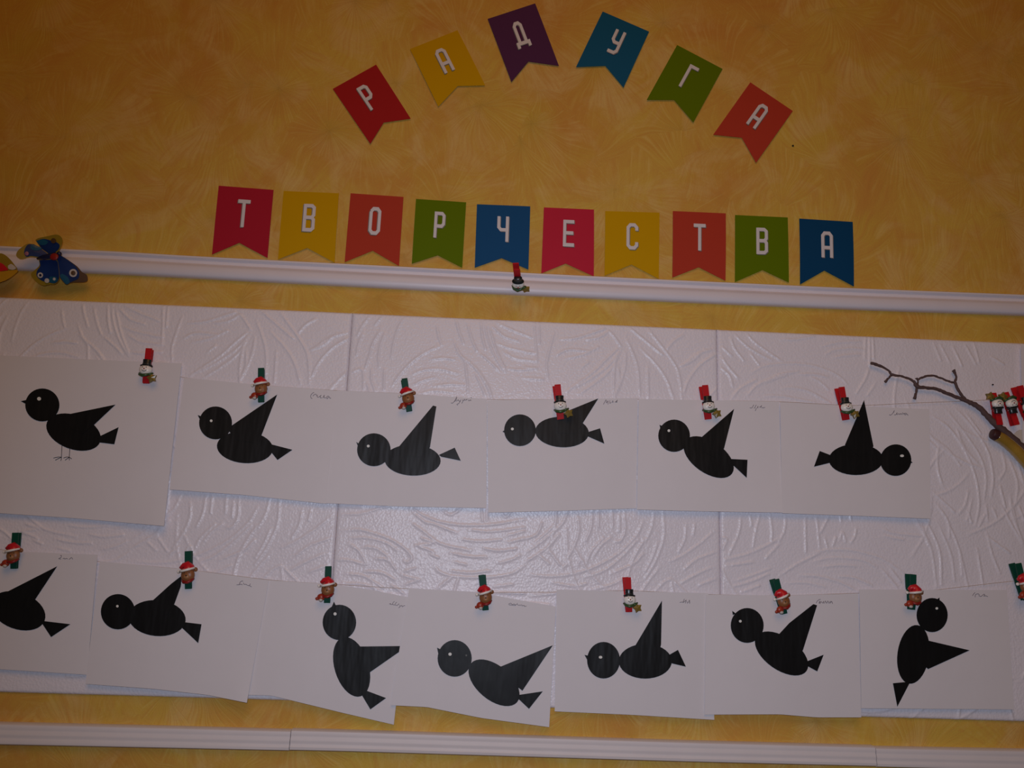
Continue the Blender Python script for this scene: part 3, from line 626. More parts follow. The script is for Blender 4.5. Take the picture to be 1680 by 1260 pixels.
SHEETS = [
 dict(top=[(-66,574),(0,583),(200,592),(298,596)], bot=[(-72,836),(0,842),(120,850),(269,863)], y=-0.0106, bow=0.0, low=0.003, curl=(269,863,0.006),
  head=(70,664.5,28,27,0), body=(121,709,46.5,28,20), wing=[(112,680),(190,664),(154,698),(135,712),(115,702)], tail=[(160,716),(166,715),(195,701),(188,729),(163,726)],
  beak=[(34.5,658.3),(45,656),(43,663)], eye=(65,654.5,3.2,3.0), legs=[[(102,730),(101,751),(100,756)],[(101,750),(95,750),(88,751.5)],[(101,750),(95,753),(91,755)],[(115,733),(114,750),(114,755)],[(114,750),(109,750),(104.5,751.5)],[(114,750),(110,753),(107,755)],[(114,750),(118,753)]], nm=None,
  label='largest bird sheet, standing bird with drawn legs, at the left of the upper row'),
 dict(top=[(302,619.5),(430,632),(553,641)], bot=[(278,803),(400,812),(535,826.5)], y=-0.0110, bow=0.0012, low=0.002,
  head=(354,694,27,27,0), body=(402,734,46,26,4), wing=[(381,698),(455,647.5),(429,711.5),(424,728),(390,722),(377,709)], tail=[(445,729),(480,738),(455.5,754.7),(446,743)],
  beak=[(324.6,681),(331.5,683.5),(328.5,689)], eye=(347,690.6,2.2,2.2), nm=name_px(500,635,33.6,[[(520,300),(420,350),(335,470),(350,600),(420,640)],[(450,500),(530,420),(620,400),(670,500)],[(700,430),(700,560),(800,540),(910,455),(860,500),(870,600),(960,590)],[(1000,600),(1080,450),(1070,590),(1190,590)],[(1320,490),(1220,540),(1240,650),(1340,530),(1390,620),(1450,600)]]),
  label='bird sheet beside the largest one, wing under the bear clothespin pointing right'),
 dict(top=[(553,640.5),(668,646),(799,654.5)], bot=[(533,825.5),(660,831),(798,833.5)], y=-0.0114, bow=0.0008, low=0.002,
  head=(613.5,738,27.5,27,0), body=(677,755,46,25.5,2), wing=[(652,736),(710.5,665.5),(716,667),(705.5,734),(690,750),(665,748)], tail=[(720,746.5),(746,734.5),(756,756),(724,749.5)],
  beak=[(584.5,725),(590.5,729),(587.5,733)], eye=(604.4,732,2.4,2.2), nm=name_px(730,645,30.5,[[(300,480),(380,500),(500,370),(590,190),(560,330),(480,430)],[(570,410),(660,340),(700,390)],[(680,350),(740,420),(800,330),(700,510),(600,560),(640,610)],[(880,320),(900,400),(840,520)],[(920,390),(980,310),(1000,360),(1110,310),(1080,350)],[(1190,310),(1190,390),(1290,340),(1290,390)],[(1290,230),(1340,220)]]),
  label='bird sheet with a speckled bird head and broad upright wing, third in the upper row'),
 dict(top=[(799.5,656.5),(914,655),(1046,653)], bot=[(801,841),(920,838),(1044,834)], y=-0.0118, bow=-0.0008, low=0.0015,
  head=(853,706,26,26,0), body=(922,709,44,25,3), wing=[(905,688),(932,674),(981.5,653.8),(955.5,693),(945,712),(915,710)], tail=[(963,709.5),(984.3,702.8),(991.3,728),(964,716)],
  beak=[(824.3,708),(829,705),(829,711)], eye=(840.5,704,2.4,2.2), nm=name_px(980,645,37.3,[[(370,690),(440,560),(530,420),(560,600),(650,470),(650,690)],[(770,440),(760,620),(860,560)],[(900,500),(960,480),(960,570),(900,540)],[(1060,550),(1180,520),(1220,430),(1130,540),(1220,560)]]),
  label='bird sheet with the snowman clothespin overlapping the back of its bird'),
 dict(top=[(1048,654.5),(1157,656.5),(1278,659)], bot=[(1045,836),(1160,839),(1284,841)], y=-0.0114, bow=0.001, low=0.0025, curl=(1284,841,0.003),
  head=(1105.7,715,26,26.5,0), body=(1162.4,750,47,26,35), wing=[(1150,718),(1204,671),(1187.5,736),(1175,752),(1155,742)], tail=[(1197,753),(1226,754.4),(1224.7,784),(1201,762)],
  beak=[(1081.8,697),(1087.5,699.5),(1083.5,704)], eye=(1097,706.8,2.3,2.2), nm=name_px(1220,650,37.3,[[(370,710),(490,720),(560,620),(620,530)],[(620,730),(680,700),(730,590),(770,530)],[(770,720),(740,820),(700,900)],[(830,730),(870,620),(870,720)],[(970,640),(1000,680),(1090,580),(1050,680)],[(1090,700),(1200,710),(1310,680)]]),
  label='bird sheet, plump diving bird with raised pointed wing, fifth in the upper row'),
 dict(top=[(1280,659.5),(1400,666),(1525,671.5)], bot=[(1283,842),(1400,846),(1527,851)], y=-0.0118, bow=0.0006, low=0.003,
  head=(1469,755,25.5,26,15), body=(1404,754,44.5,25.5,0), wing=[(1385.7,730),(1417,656.6),(1432.5,732.5),(1429,737),(1410,750)], tail=[(1364,747.5),(1344.4,740),(1335,765.8),(1363,759)],
  beak=[(1497,759),(1492,755),(1492,760.5)], eye=(1479,748,3.2,2.1), nm=name_px(1450,665,33.6,[[(290,510),(370,540),(490,430),(570,290),(530,400)],[(560,520),(650,520),(720,410),(700,510)],[(730,520),(820,460),(870,510),(930,450),(990,520)],[(1030,390),(1040,480),(1110,440)],[(1240,440),(1130,450),(1170,530),(1250,470),(1330,560)]]),
  label='bird sheet whose bird faces right, at the right end of the upper row'),
 dict(top=[(-92,893),(28,905),(160,910)], bot=[(-105,1086),(0,1098),(143,1107)], y=-0.0112, bow=0.0008, low=0.002,
  head=(-28,972,27,28,0), body=(30,1002,46.5,30,20), wing=[(14,970),(94.4,929),(57.3,985),(45,1003),(25,990)], tail=[(70,1018.5),(116,1024),(84.4,1045),(70.5,1024)],
  beak=[(-58,960),(-52,962),(-54,967)], eye=(-36,963,2.3,2.2), nm=name_px(90,900,42,[[(380,480),(460,470),(440,600),(280,690),(440,720)],[(560,700),(660,660),(700,720),(800,680),(900,710)],[(980,740),(1050,700),(1140,620),(1190,640),(1240,740)]]),
  label='bird sheet cut by the left edge of the picture, in the lower row'),
 dict(top=[(164,921),(311,935),(441,952)], bot=[(140,1122),(250,1130),(340,1140),(405,1153)], y=-0.0124, bow=0.001, low=0.004, curl=(405,1153,0.006),
  head=(194,1003.5,28,29,0), body=(258,1014,47,29.5,5), wing=[(250,986),(281,958),(299,944),(297,962),(286.5,991),(275,1008),(255,1000)], tail=[(302,1020.5),(331,1024),(325.6,1055),(298,1029)],
  beak=None, eye=(193.3,994.4,2.1,2.1), nm=name_px(380,945,42,[[(350,600),(440,600),(530,580),(590,430),(720,340),(800,360)],[(530,600),(640,560),(760,600)],[(830,460),(860,570),(1000,570),(1060,620)],[(1080,620),(1220,660),(1300,520)],[(1240,660),(1380,750)]]),
  label='tilted bird sheet with a beakless bird, its wing tip touching the bear clothespin'),
 dict(top=[(441,952),(540,958),(600,966),(670,980)], bot=[(401,1140),(445,1141),(560,1169),(646,1189)], y=-0.0108, bow=0.001, low=0.001,
  head=(557,1021,27.5,29,0), body=(577,1094,50.5,28,73), wing=[(588,1060.5),(669,1059.6),(606,1103.5),(590,1100),(578,1075)], tail=[(599,1132),(633.5,1145),(607.8,1163.6),(592.5,1138)],
  beak=[(548,987),(544.5,995),(552,995)], eye=(550,1007,2.6,2.6), nm=name_px(630,980,37.3,[[(330,420),(400,370),(400,430),(500,430),(560,320),(650,240)],[(520,430),(650,460),(720,350),(790,290)],[(690,470),(820,490),(900,400),(930,430)],[(960,480),(990,560),(890,640)],[(1000,530),(1100,500),(1120,570),(1240,500),(1290,520)]]),
  label='steeply tilted bird sheet with an upright bird looking up, lower edge hanging over the wallpaper'),
 dict(top=[(671,965),(780,971),(850,984),(912,995)], bot=[(641,1157),(700,1160),(790,1178),(901,1193)], y=-0.0126, bow=0.0008, low=0.003,
  head=(746,1080,28,30,0), body=(810.5,1120,49.5,28,40), wing=[(820,1094),(907,1058.4),(857,1133),(852,1129),(830,1120)], tail=[(850,1140),(890.4,1134),(867.8,1162.7),(849,1145)],
  beak=[(717,1062.5),(722.5,1065),(719,1072)], eye=(738.4,1073,2.7,2.6), eye2=(765,1075,1.5,1.5), nm=name_px(825,980,30.5,[[(280,340),(400,290),(470,360),(560,330),(640,380),(690,330)],[(730,290),(720,350),(800,400),(870,380),(900,410)],[(940,350),(960,420),(1060,400),(1080,450),(1180,430)],[(300,370),(480,390),(640,400)]]),
  label='tilted bird sheet whose bird has two dots on its head and wing stretched right'),
 dict(top=[(913,967),(1030,970),(1162,973)], bot=[(910,1167),(1040,1173),(1172,1181)], y=-0.0110, bow=0.001, low=0.001,
  head=(990,1083,27,30,0), body=(1058.5,1084.8,43.5,28.5,0), wing=[(1042,1059),(1085.7,985.3),(1084.3,1057),(1080,1075),(1055,1075)], tail=[(1098,1074),(1112,1066),(1125,1093.6),(1099,1087.5)],
  beak=[(958.8,1074.2),(964.5,1075.5),(963,1082)], eye=(985,1078,2.9,2.3), nm=name_px(1110,975,50.4,[[(250,670),(420,640),(530,640),(580,500),(650,370)],[(530,700),(620,600),(800,480),(720,640),(720,740)],[(800,620),(880,640),(880,760)],[(960,700),(1060,480),(1070,720),(1090,680)]]),
  label='bird sheet under the snowman clothespin of the lower row'),
 dict(top=[(1158,975.5),(1280,977),(1408,974)], bot=[(1156,1172.5),(1280,1172),(1340,1177),(1413,1177)], y=-0.0128, bow=0.0006, low=0.0025,
  head=(1225.5,1026,27,28.6,0), body=(1282,1072,50,27,35), wing=[(1276,1042),(1294.5,1022),(1334,991),(1340,993),(1316.8,1066.5),(1305,1080),(1285,1065)], tail=[(1323,1085),(1350.8,1074),(1340.3,1101.3),(1323,1092)],
  beak=[(1201,1002),(1207,1006.5),(1202,1009)], eye=(1214,1019,2.3,2.2), nm=name_px(1330,975,37.3,[[(330,540),(390,420),(500,330),(600,300)],[(500,560),(540,420),(560,560),(620,440),(680,520)],[(720,540),(780,430),(760,560)],[(830,560),(890,410),(970,540),(1040,410),(1110,560)],[(1260,430),(1160,460),(1180,540),(1280,440),(1330,580)]]),
  label='bird sheet with a blunt-tipped wing touching the writing, lower row, second from the right'),
 dict(top=[(1410,967),(1530,967.5),(1652,968)], bot=[(1413,1162),(1540,1163),(1664,1164)], y=-0.0116, bow=0.0006, low=0.0015,
  head=(1528.7,1009,25.5,28,0), body=(1498,1073.5,48.5,26,98), wing=[(1523,1051),(1590,1066.7),(1522,1097.5),(1508,1085),(1508,1060)], tail=[(1464.4,1120.7),(1493,1118),(1471.6,1159)],
  beak=[(1536,984),(1541,980.2),(1541,987)], eye=(1536,998,2.2,2.0), nm=name_px(1590,965,42,[[(220,520),(290,400),(390,290)],[(400,620),(410,470),(500,400),(620,390),(700,470)],[(640,500),(760,560),(860,530),(980,420),(1060,440),(1000,540),(1120,520),(1280,580)]]),
  label='bird sheet, sitting bird looking up with wing pointing right, last of the lower row'),
]

def edge_eval(pts, u):
    P = np.array(pts, float); d = np.r_[0, np.cumsum(np.hypot(*np.diff(P, axis=0).T))]; d /= d[-1]
    return np.array([np.interp(u, d, P[:, 0]), np.interp(u, d, P[:, 1])])

def flat_piece(name, poly, depth, m, parent, off, dens=3):
    bm = bmesh.new()
    vs = [bm.verts.new((x, 0, y)) for x, y in poly]
    bm.faces.new(vs)
    bmesh.ops.triangulate(bm, faces=bm.faces[:])
    for _ in range(dens):
        longe = [e for e in bm.edges if e.calc_length() > 16]
        if longe:
            bmesh.ops.subdivide_edges(bm, edges=longe, cuts=1)
            bmesh.ops.triangulate(bm, faces=[q for q in bm.faces if len(q.verts) > 3])
    bm.verts.index_update()
    V = []
    for v in bm.verts:
        p = depth(v.co.x, v.co.z); p.y -= off; V.append(p)
    F = []
    for q in bm.faces:
        ids = [v.index for v in q.verts]
        a, b, c = (V[i] for i in ids[:3])
        if (b - a).cross(c - a).y > 0: ids.reverse()
        F.append(tuple(ids))
    bm.free()
    return solid(obj(name, V, F, m, parent), 0.00025)

for si, s in enumerate(SHEETS):
    tl, tr = s['top'][0], s['top'][-1]; bl, br = s['bot'][0], s['bot'][-1]
    ztop = at(*tl, s['y']).z; zbot = at(*bl, s['y']).z; Hh = ztop - zbot
    x0 = at(*tl, s['y']).x
    curl = s.get('curl')
    cw = at(curl[0], curl[1], s['y']) if curl else None
    ph = si * 1.7
    def dep(x, z, s=s, ztop=ztop, Hh=Hh, x0=x0, curl=curl, cw=cw, ph=ph):
        t = max(0.0, (ztop - z) / Hh)
        y = s['y'] - s['low'] * t - 1.5 * s['bow'] * math.sin(9 * (x - x0) + ph) * t - 0.0009 * math.sin(27 * (x - x0) + ph) * min(1, 1.6 * t)
        if curl:
            d = math.hypot(x - cw.x, z - cw.z)
            y -= curl[2] * max(0.0, 1 - d / 0.07) ** 2
        return min(y, -0.0082)
    def depth(px, py, dep=dep, s=s):
        p = at(px, py, s['y'])
        for _ in range(2): p = at(px, py, dep(p.x, p.z))
        return p
    cen = depth((tl[0] + tr[0] + bl[0] + br[0]) / 4, (tl[1] + tr[1] + bl[1] + br[1]) / 4)
    root = empty('bird_sheet', cen, s['label'], 'paper craft', 'white sheets with black paper birds')
    NU, NV = 26, 18
    V, F = [], []
    for j in range(NV + 1):
        for i in range(NU + 1):
            u, v = i / NU, j / NV
            p = edge_eval(s['top'], u) * (1 - v) + edge_eval(s['bot'], u) * v
            V.append(depth(p[0], p[1]))
    for j in range(NV):
        for i in range(NU):
            a = j * (NU + 1) + i
            F.append((a, a + NU + 1, a + NU + 2, a + 1))
    shell('paper_sheet', V, F, M_PAPER, root)
    flat_piece('body', ell(*s['body']), depth, M_BLACK, root, 0.0006)
    hd = flat_piece('head', ell(*s['head']), depth, M_BLACK, root, 0.0009)
    flat_piece('wing', s['wing'], depth, M_BLACK, root, 0.0010)
    flat_piece('tail', s['tail'], depth, M_BLACK, root, 0.0009)
    if s['beak']: flat_piece('beak', s['beak'], depth, M_BLACK, root, 0.0006, 1)
    ex, ey, ea, eb = s['eye']
    e = flat_piece('eye', ell(ex, ey, ea, eb, 0, 14), depth, M_EYE, root, 0.0013, 1)
    e.parent = hd
    if 'eye2' in s:
        ex, ey, ea, eb = s['eye2']
        e = flat_piece('dot', ell(ex, ey, ea, eb, 0, 12), depth, M_GREYDOT, root, 0.0013, 1); e.parent = hd
    def ribbons(strokes, m, nm, wpx, off):
        VV, FF = [], []
        for st in strokes:
            q = spline(st, 3) if len(st) > 2 else st
            v2, f2 = stroke_poly([p for k, p in enumerate(q) if k == 0 or math.dist(p, q[k-1]) > 1e-3], wpx)
            n = len(VV)
            for a in v2:
                p = depth(a[0], a[1]); p.y -= off; VV.append(p)
            FF += [tuple(k + n for k in ff) for ff in f2]
        return solid(obj(nm, VV, FF, m, root), 0.0001)
    if s.get('legs'): ribbons(s['legs'], M_PEN, 'drawn_legs', 0.9, 0.0005)
    if s['nm']: ribbons(s['nm'], M_INK, 'handwriting', 0.85, 0.0005)

# ------------------------------------------------------------------ clothespins (local: x right, z up, -y to the viewer, length 0.046)
LP = 0.046
def lobj(name, vf, m, parent, smooth=True):
    return obj(name, vf[0], vf[1], m, parent, origin=(0, 0, 0), smooth=smooth)

def leg(front, ytop, ybot, dx=0.0, rot=0.0, w=0.0040):
    """one wooden leg of a clothespin: a bar with a spring notch and tapered jaw"""
    zs = [LP/2, LP/2 - 0.002, 0.006, 0.004, 0.001, -0.001, -0.016, -LP/2]
    th = [0.0016, 0.0024, 0.0028, 0.0019, 0.0019, 0.0028, 0.0028, 0.0012]
    ctr = [ytop + (ybot - ytop) * (LP/2 - z) / LP for z in zs]
    V, F = [], []
    for z, t, c in zip(zs, th, ctr):
        for x, y in ((-w, c - t/2), (w, c - t/2), (w, c + t/2), (-w, c + t/2)):
            a = rot; V.append(Vector((x * math.cos(a) + z * math.sin(a) + dx, y, -x * math.sin(a) + z * math.cos(a))))
    for i in range(len(zs) - 1):
        for k in range(4):
            a, b = i*4 + k, i*4 + (k+1) % 4
            F.append((a, a + 4, b + 4, b))
    F.append((0, 1, 2, 3)); F.append(tuple(reversed(range(len(V) - 4, len(V)))))
    return V, F

def pin_base(root, m):
    lobj('front_leg', leg(True, -0.0050, -0.0022), m, root, False)
    lobj('back_leg', leg(False, 0.0048, 0.0016, -0.0012, -0.03), m, root, False)
    pts = []
    for k in range(40):
        a = k / 39 * 2 * math.pi * 3
        pts.append((-0.0036 + 0.0072 * k / 39, -0.0002 + 0.0021 * math.cos(a), 0.0025 + 0.0021 * math.sin(a)))
    lobj('spring', tube(pts, 0.00045, 6), M_STEEL, root)

def make_snowman():
    root = empty('clothespin', (0, 0, 0)); pin_base(root, M_RED)
    T = LP / 2
    hc = (0.0004, -0.0085, T - 0.0295)
    hd = lobj('snowman_head', ball(hc, 0.0083, 0.0050, 0.0070, 18, 11), M_WHITE, root)
    lobj('nose', ball((0.0004, -0.0138, T - 0.0290), 0.0009, 0.0014, 0.0009, 8, 6), M_GIFT, hd)
    lobj('eye', ball((-0.0020, -0.0133, T - 0.0268), 0.0006, 0.0005, 0.0007, 8, 6), M_HAT, hd)
    lobj('eye', ball((0.0028, -0.0133, T - 0.0268), 0.0006, 0.0005, 0.0007, 8, 6), M_HAT, hd)
    arc = [(0.0004 + 0.0032 * math.sin(a), -0.0128 - 0.0008 * math.cos(a), T - 0.0292 - 0.0030 * math.cos(a)) for a in np.linspace(-1.1, 1.1, 9)]
    lobj('mouth', tube(arc, 0.00035, 6), M_DKRED, hd)
    ht = lobj('top_hat', lathe((0.0004, -0.0072, T - 0.0240), [(0.0078, -0.0012), (0.0082, -0.0002), (0.0078, 0.0008), (0.0056, 0.0012), (0.0052, 0.0040), (0.0056, 0.0078), (0.0052, 0.0084)], 18, 0.04, 0.62), M_HAT, root)
    lobj('hat_band', lathe((0.0004, -0.0072, T - 0.0240), [(0.0056, 0.0014), (0.0056, 0.0030)], 18, 0.04, 0.64), M_BAND, ht)
    lobj('scarf', join(tube([(-0.0078, -0.0066, T - 0.0338), (-0.0058, -0.0105, T - 0.0362), (-0.001, -0.0126, T - 0.0377), (0.0040, -0.0116, T - 0.0366), (0.0075, -0.0080, T - 0.0345)], [0.0012, 0.0018, 0.0021, 0.0019, 0.0013], 9),
                       tube([(0.0045, -0.0112, T - 0.0366), (0.0078, -0.0100, T - 0.0352), (0.0108, -0.0086, T - 0.0335)], [0.0014, 0.0017, 0.0010], 8)), M_SCARF, root)
    V, F = [], []
    c = Vector((0.0100, -0.0088, T - 0.0402))
    for y in (-0.0016, 0.0016):
        for k in range(10):
            a = math.pi / 2 + k * math.pi / 5 + 0.3; r = 0.0066 if k % 2 == 0 else 0.0040
            V.append(c + Vector((r * math.cos(a), y, r * math.sin(a))))
    V.append(c + Vector((0, -0.0032, 0)))
    for k in range(10): F.append((k, (k + 1) % 10, 20)); F.append((k, k + 10, (k + 1) % 10 + 10, (k + 1) % 10))
    F.append(tuple(range(10, 20)))
    lobj('gold_star', (V, F), M_GOLD, root, False)
    return root

def make_bear(gift=True):
    root = empty('clothespin', (0, 0, 0)); pin_base(root, M_GREEN)
    T = LP / 2
    hd = lobj('bear_head', ball((0.0012, -0.0085, T - 0.0292), 0.0084, 0.0050, 0.0090, 18, 11), M_BROWN, root)
    lobj('ear', ball((0.0100, -0.0074, T - 0.0228), 0.0027, 0.0018, 0.0027, 10, 7), M_BROWN, hd)
    lobj('muzzle', ball((0.0012, -0.0122, T - 0.0312), 0.0038, 0.0024, 0.0032, 12, 8), M_LBROWN, hd)
    lobj('nose', ball((0.0012, -0.0147, T - 0.0296), 0.0011, 0.0007, 0.0008, 8, 6), M_HAT, hd)
    lobj('eye', ball((-0.0018, -0.0129, T - 0.0262), 0.0006, 0.0005, 0.0007, 8, 6), M_HAT, hd)
    lobj('eye', ball((0.0042, -0.0126, T - 0.0262), 0.0006, 0.0005, 0.0007, 8, 6), M_HAT, hd)
    hat = lobj('santa_hat', tube([(0.0016, -0.0085, T - 0.0232), (0.0012, -0.0085, T - 0.0196), (-0.0004, -0.0085, T - 0.0168), (-0.0044, -0.0085, T - 0.0172), (-0.0080, -0.0085, T - 0.0205)],
                                 [0.0082, 0.0074, 0.0050, 0.0030, 0.0020], 14), M_SANTA, root)
    lobj('hat_trim', tube([(-0.0082, -0.0106, T - 0.0246), (-0.0030, -0.0158, T - 0.0236), (0.0035, -0.0160, T - 0.0224), (0.0100, -0.0108, T - 0.0208)], [0.0012, 0.0015, 0.0015, 0.0012], 9), M_WHITE, hat)
    lobj('pompom', ball((-0.0100, -0.0088, T - 0.0244), 0.0022, 0.0018, 0.0020, 10, 7), M_WHITE, hat)
    lobj('scarf', join(tube([(-0.0060, -0.0082, T - 0.0345), (-0.0028, -0.0122, T - 0.0372), (0.0020, -0.0128, T - 0.0378), (0.0060, -0.0110, T - 0.0360), (0.0084, -0.0078, T - 0.0335)], [0.0012, 0.0018, 0.0019, 0.0018, 0.0012], 9)), M_DSCARF, root)
    if gift:
        g = lobj('toy', join(ball((-0.0068, -0.0096, T - 0.0385), 0.0050, 0.0032, 0.0046, 12, 8), ball((-0.0118, -0.0090, T - 0.0402), 0.0024, 0.0018, 0.0020, 8, 6)), M_GIFT, root)
        lobj('toy_face', ball((-0.0064, -0.0116, T - 0.0420), 0.0026, 0.0022, 0.0020, 10, 7), M_CLEAR, g)
    return root

def copy_tree(o, parent=None):
    c = o.copy(); COL.objects.link(c); c.parent = parent
    for ch in list(o.children): copy_tree(ch, c)
    return c

def place(root, ptop, pbot, Y, tiltx=0.0, fixlen=None):
    a = at(*ptop, Y); b = at(*pbot, Y)
    d = a - b; L = fixlen or math.hypot(d.x, d.z)
    ang = math.atan2(d.x, d.z)
    root.location = (a + b) / 2
    root.rotation_mode = 'YXZ'
    root.rotation_euler = (tiltx, ang, 0)
    s = L / LP; root.scale = (s, s, s)

snow = make_snowman(); bear = make_bear(True); bear2 = make_bear(False)
YP = -0.0135
SN = [
 ((247,573),(240,629), YP, 0, 'red snowman clothespin at the top right of the largest bird sheet'),
 ((914,632),(920,688), YP - 0.001, 0, 'red snowman clothespin overlapping a black bird, upper row'),
 ((1155,633),(1162,688), YP, 0, 'red snowman clothespin beside the seam of the right foam tile, upper row'),
 ((1378,636),(1388,689), YP - 0.001, 0, 'red snowman clothespin left of the right-facing bird, upper row'),
 ((1029,947),(1032,1004), YP - 0.001, 0, 'red snowman clothespin on the lower row of sheets'),
 ((1637,698),(1628,645), YP, 0, 'upside-down red snowman clothespin nearest the branch'),
 ((1664,698),(1648,644), YP, 0, 'upside-down red snowman clothespin, the middle one of three beside the branch'),
 ((1669,634),(1687,690), YP - 0.001, 0, 'upright red snowman clothespin cut by the right edge beside the branch'),
]
used = False
for pt, pb, Y, tx, lab in SN:
    r = copy_tree(snow) if used else snow; used = True
    place(r, pt, pb, Y, tx); tag(r, lab, 'clothespin', 'clothespins with snowman figures')
r = copy_tree(snow); place(r, (848,432), (851,475), -0.0335, 1.28, 0.046)
tag(r, 'red snowman clothespin perched on the upper moulding', 'clothespin', 'clothespins with snowman figures')
BR = [
 ((430,605),(429,660), YP, 0, 'green bear clothespin on the sheet beside the largest one, upper row'),
 ((664,622),(672,675), YP, 0, 'green bear clothespin above the speckled-headed bird, upper row'),
 ((29,874),(24,933), YP, 0, 'green bear clothespin at the left edge, lower row'),
 ((540,929),(537,989), YP, 0, 'green bear clothespin above the bird that looks up, left part of lower row'),
 ((792,943),(797,1001), YP - 0.0015, 0, 'green bear clothespin above the bird with two dots on its head, lower row'),
 ((1271,950),(1286,1007), YP - 0.0015, 0, 'green bear clothespin between a bird head and its raised wing, lower row'),
 ((1495,942),(1495,1000), YP - 0.0005, 0, 'green bear clothespin touching the head of the sitting bird, lower row'),
 ((1666,924),(1682,984), YP, 0, 'green bear clothespin with reddish top, cut by the right edge'),
]
used = False
for pt, pb, Y, tx, lab in BR:
    r = copy_tree(bear) if used else bear; used = True
    place(r, pt, pb, Y, tx); tag(r, lab, 'clothespin', 'clothespins with bear figures')
place(bear2, (311,904), (310,966), YP - 0.0015, 0)
tag(bear2, 'green bear clothespin without a toy, at the wing tip on the tilted sheet', 'clothespin', 'clothespins with bear figures')

# ------------------------------------------------------------------ branch, amber stick
K = 1 / 1190.0
def pxt(pts, Y, rs, n=9, knob=0.12):
    q = spline([(x, y, r) for (x, y), r in zip(pts, rs)], 4)
    out = []; rad = []
    for k, (x, y, r) in enumerate(q):
        jit = 0.25 * math.sin(k * 2.1) if knob > 0.05 else 0.0; jiy = 0.3 * math.cos(k * 1.7) if knob > 0.05 else 0.0
        out.append(at(x + jit, y + jiy, Y)); rad.append(r * K * (1 + knob * math.sin(k * 2.7)))
    return tube(out, rad, n)
cb = at(1560, 660, -0.012)
br = empty('branch', cb, 'thin dry forked branch against the right foam tile', 'branch')
main = pxt([(1428.8,595.4),(1440,598.7),(1455.9,606.3),(1463.7,614.6),(1476.8,616.7),(1490.8,621),(1499.5,626.3),(1504.7,634),(1518.7,636),(1536,638),(1548.4,643),(1565.8,650),(1581.5,656),(1592,660.4),(1606,668),(1618,680.4),(1632,694.4),(1644.4,705),(1661.8,720.6),(1680,738),(1702,762)],
           -0.0130, [2.3,2.4,1.5,2.2,1.7,1.9,2.2,3.2,2.5,2.6,2.8,2.8,3.0,3.7,4.2,4.4,5.2,6.0,6.6,7.0,7.4])
obj('stem', *main, M_BARK, br, smooth=True)
for P_, R_ in (([(1464,614),(1458,620),(1452.4,626.3)], [2.0,1.5,2.3]),
               ([(1504.7,634),(1503,644),(1500.4,654)], [2.6,1.8,2.6]),
               ([(1505,633),(1506,626),(1505.6,622.8),(1503,620)], [2.0,1.3,1.5,1.9]),
               ([(1505.6,622.8),(1515,618.5),(1529,616),(1543,620),(1555,625),(1564,627.5)], [1.5,1.8,1.7,1.6,1.6,1.8]),
               ([(1564,607),(1567,613),(1569,620),(1567,628),(1574.5,643.8),(1584,656)], [3.0,1.9,1.6,2.3,2.2,2.6])):
    obj('twig', *pxt(P_, -0.0115, R_), M_BARK, br, smooth=True)
cs = at(1660, 740, -0.016)
st = empty('varnished_stick', cs, 'thick glossy amber stick with a dark brown end, below the thin branch', 'stick')
obj('shaft', *pxt([(1635,715),(1645,720.5),(1660,732.5),(1676,748.5),(1705,782)], -0.0152, [8.8,9.2,9.4,9.8,10.4], 20, 0.015), M_AMBER, st, smooth=True)
tag(obj('stick_end', *pxt([(1626,710.5),(1627.5,711),(1631,712.5),(1636,715)], -0.0155, [5.0,7.8,8.8,8.9], 18, 0.0), M_DKRED, st, smooth=True), 'dark brown cut end')

# ------------------------------------------------------------------ butterfly and half-hidden toy
def plate(name, poly, Y0, th, m, parent, tilt=(0, 0), hinge=None, smoothn=3):
    P = spline(list(poly) + [poly[0]], smoothn)[:-1]
    h = hinge or poly[0]; hw = at(*h, Y0)
    top = []
    for x, y in P:
        p = at(x, y, Y0)
        yy = Y0 - tilt[0] * (p.x - hw.x) - tilt[1] * (p.z - hw.z)
        top.append(at(x, y, min(yy, -0.002)))
    n = len(top)
    V = top + [p + Vector((0, th, 0)) for p in top]
    c = sum(top, Vector()) / n; V += [c + Vector((0, -th * 0.5, 0)), c + Vector((0, th, 0))]
    F = []
    for k in range(n):
        j = (k + 1) % n
        F += [(k, j, 2 * n), (j + n, k + n, 2 * n + 1), (k, k + n, j + n, j)]
    return obj(name, V, F, m, parent)
def bp(x, y): return (x / 7.875, 360 + y / 7.875)
cbf = at(82, 422, -0.03)
bf = empty('butterfly_ornament', cbf, 'blue butterfly ornament with yellow and purple wing edges on the upper moulding', 'ornament')
# plates are built relative to the ornament root; the sub-parts keep the same local frame under their wing
def bwing(outer, inner, cyan, spots, hinge, tilt, Y0, rim):
    h = bp(*hinge)
    w = plate('wing', [bp(*p) for p in outer], Y0, 0.0008, rim, bf, tilt, h)
    subs = [('wing_field', inner, 0.0009, M_BLUE)]
    if cyan: subs.append(('wing_patch', cyan, 0.0016, M_CYAN))
    for (x, y, r, m_) in spots:
        subs.append(('wing_spot', [(x + r * math.cos(a), y + r * math.sin(a)) for a in np.linspace(0, 2 * math.pi, 9)[:-1]], 0.0023 + (0.0006 if m_ is M_BRNW or m_ is M_NAVY else 0), m_))
    for nm, poly, dy, m_ in subs:
        o = plate(nm, [bp(*p) for p in poly], Y0 - dy, 0.0005, m_, bf, tilt, h)
        o.parent = w
bwing([(455,265),(500,240),(620,215),(720,195),(780,215),(805,270),(795,330),(770,390),(730,430),(640,470),(560,440),(500,330)],
      [(470,275),(560,250),(650,270),(740,300),(770,340),(740,400),(640,460),(570,430),(510,330)],
      [(465,275),(560,255),(620,290),(580,330),(500,320)], [(690,275,34,M_BRNW)], (640,470), (0.10, 0.25), -0.026, M_YELW)
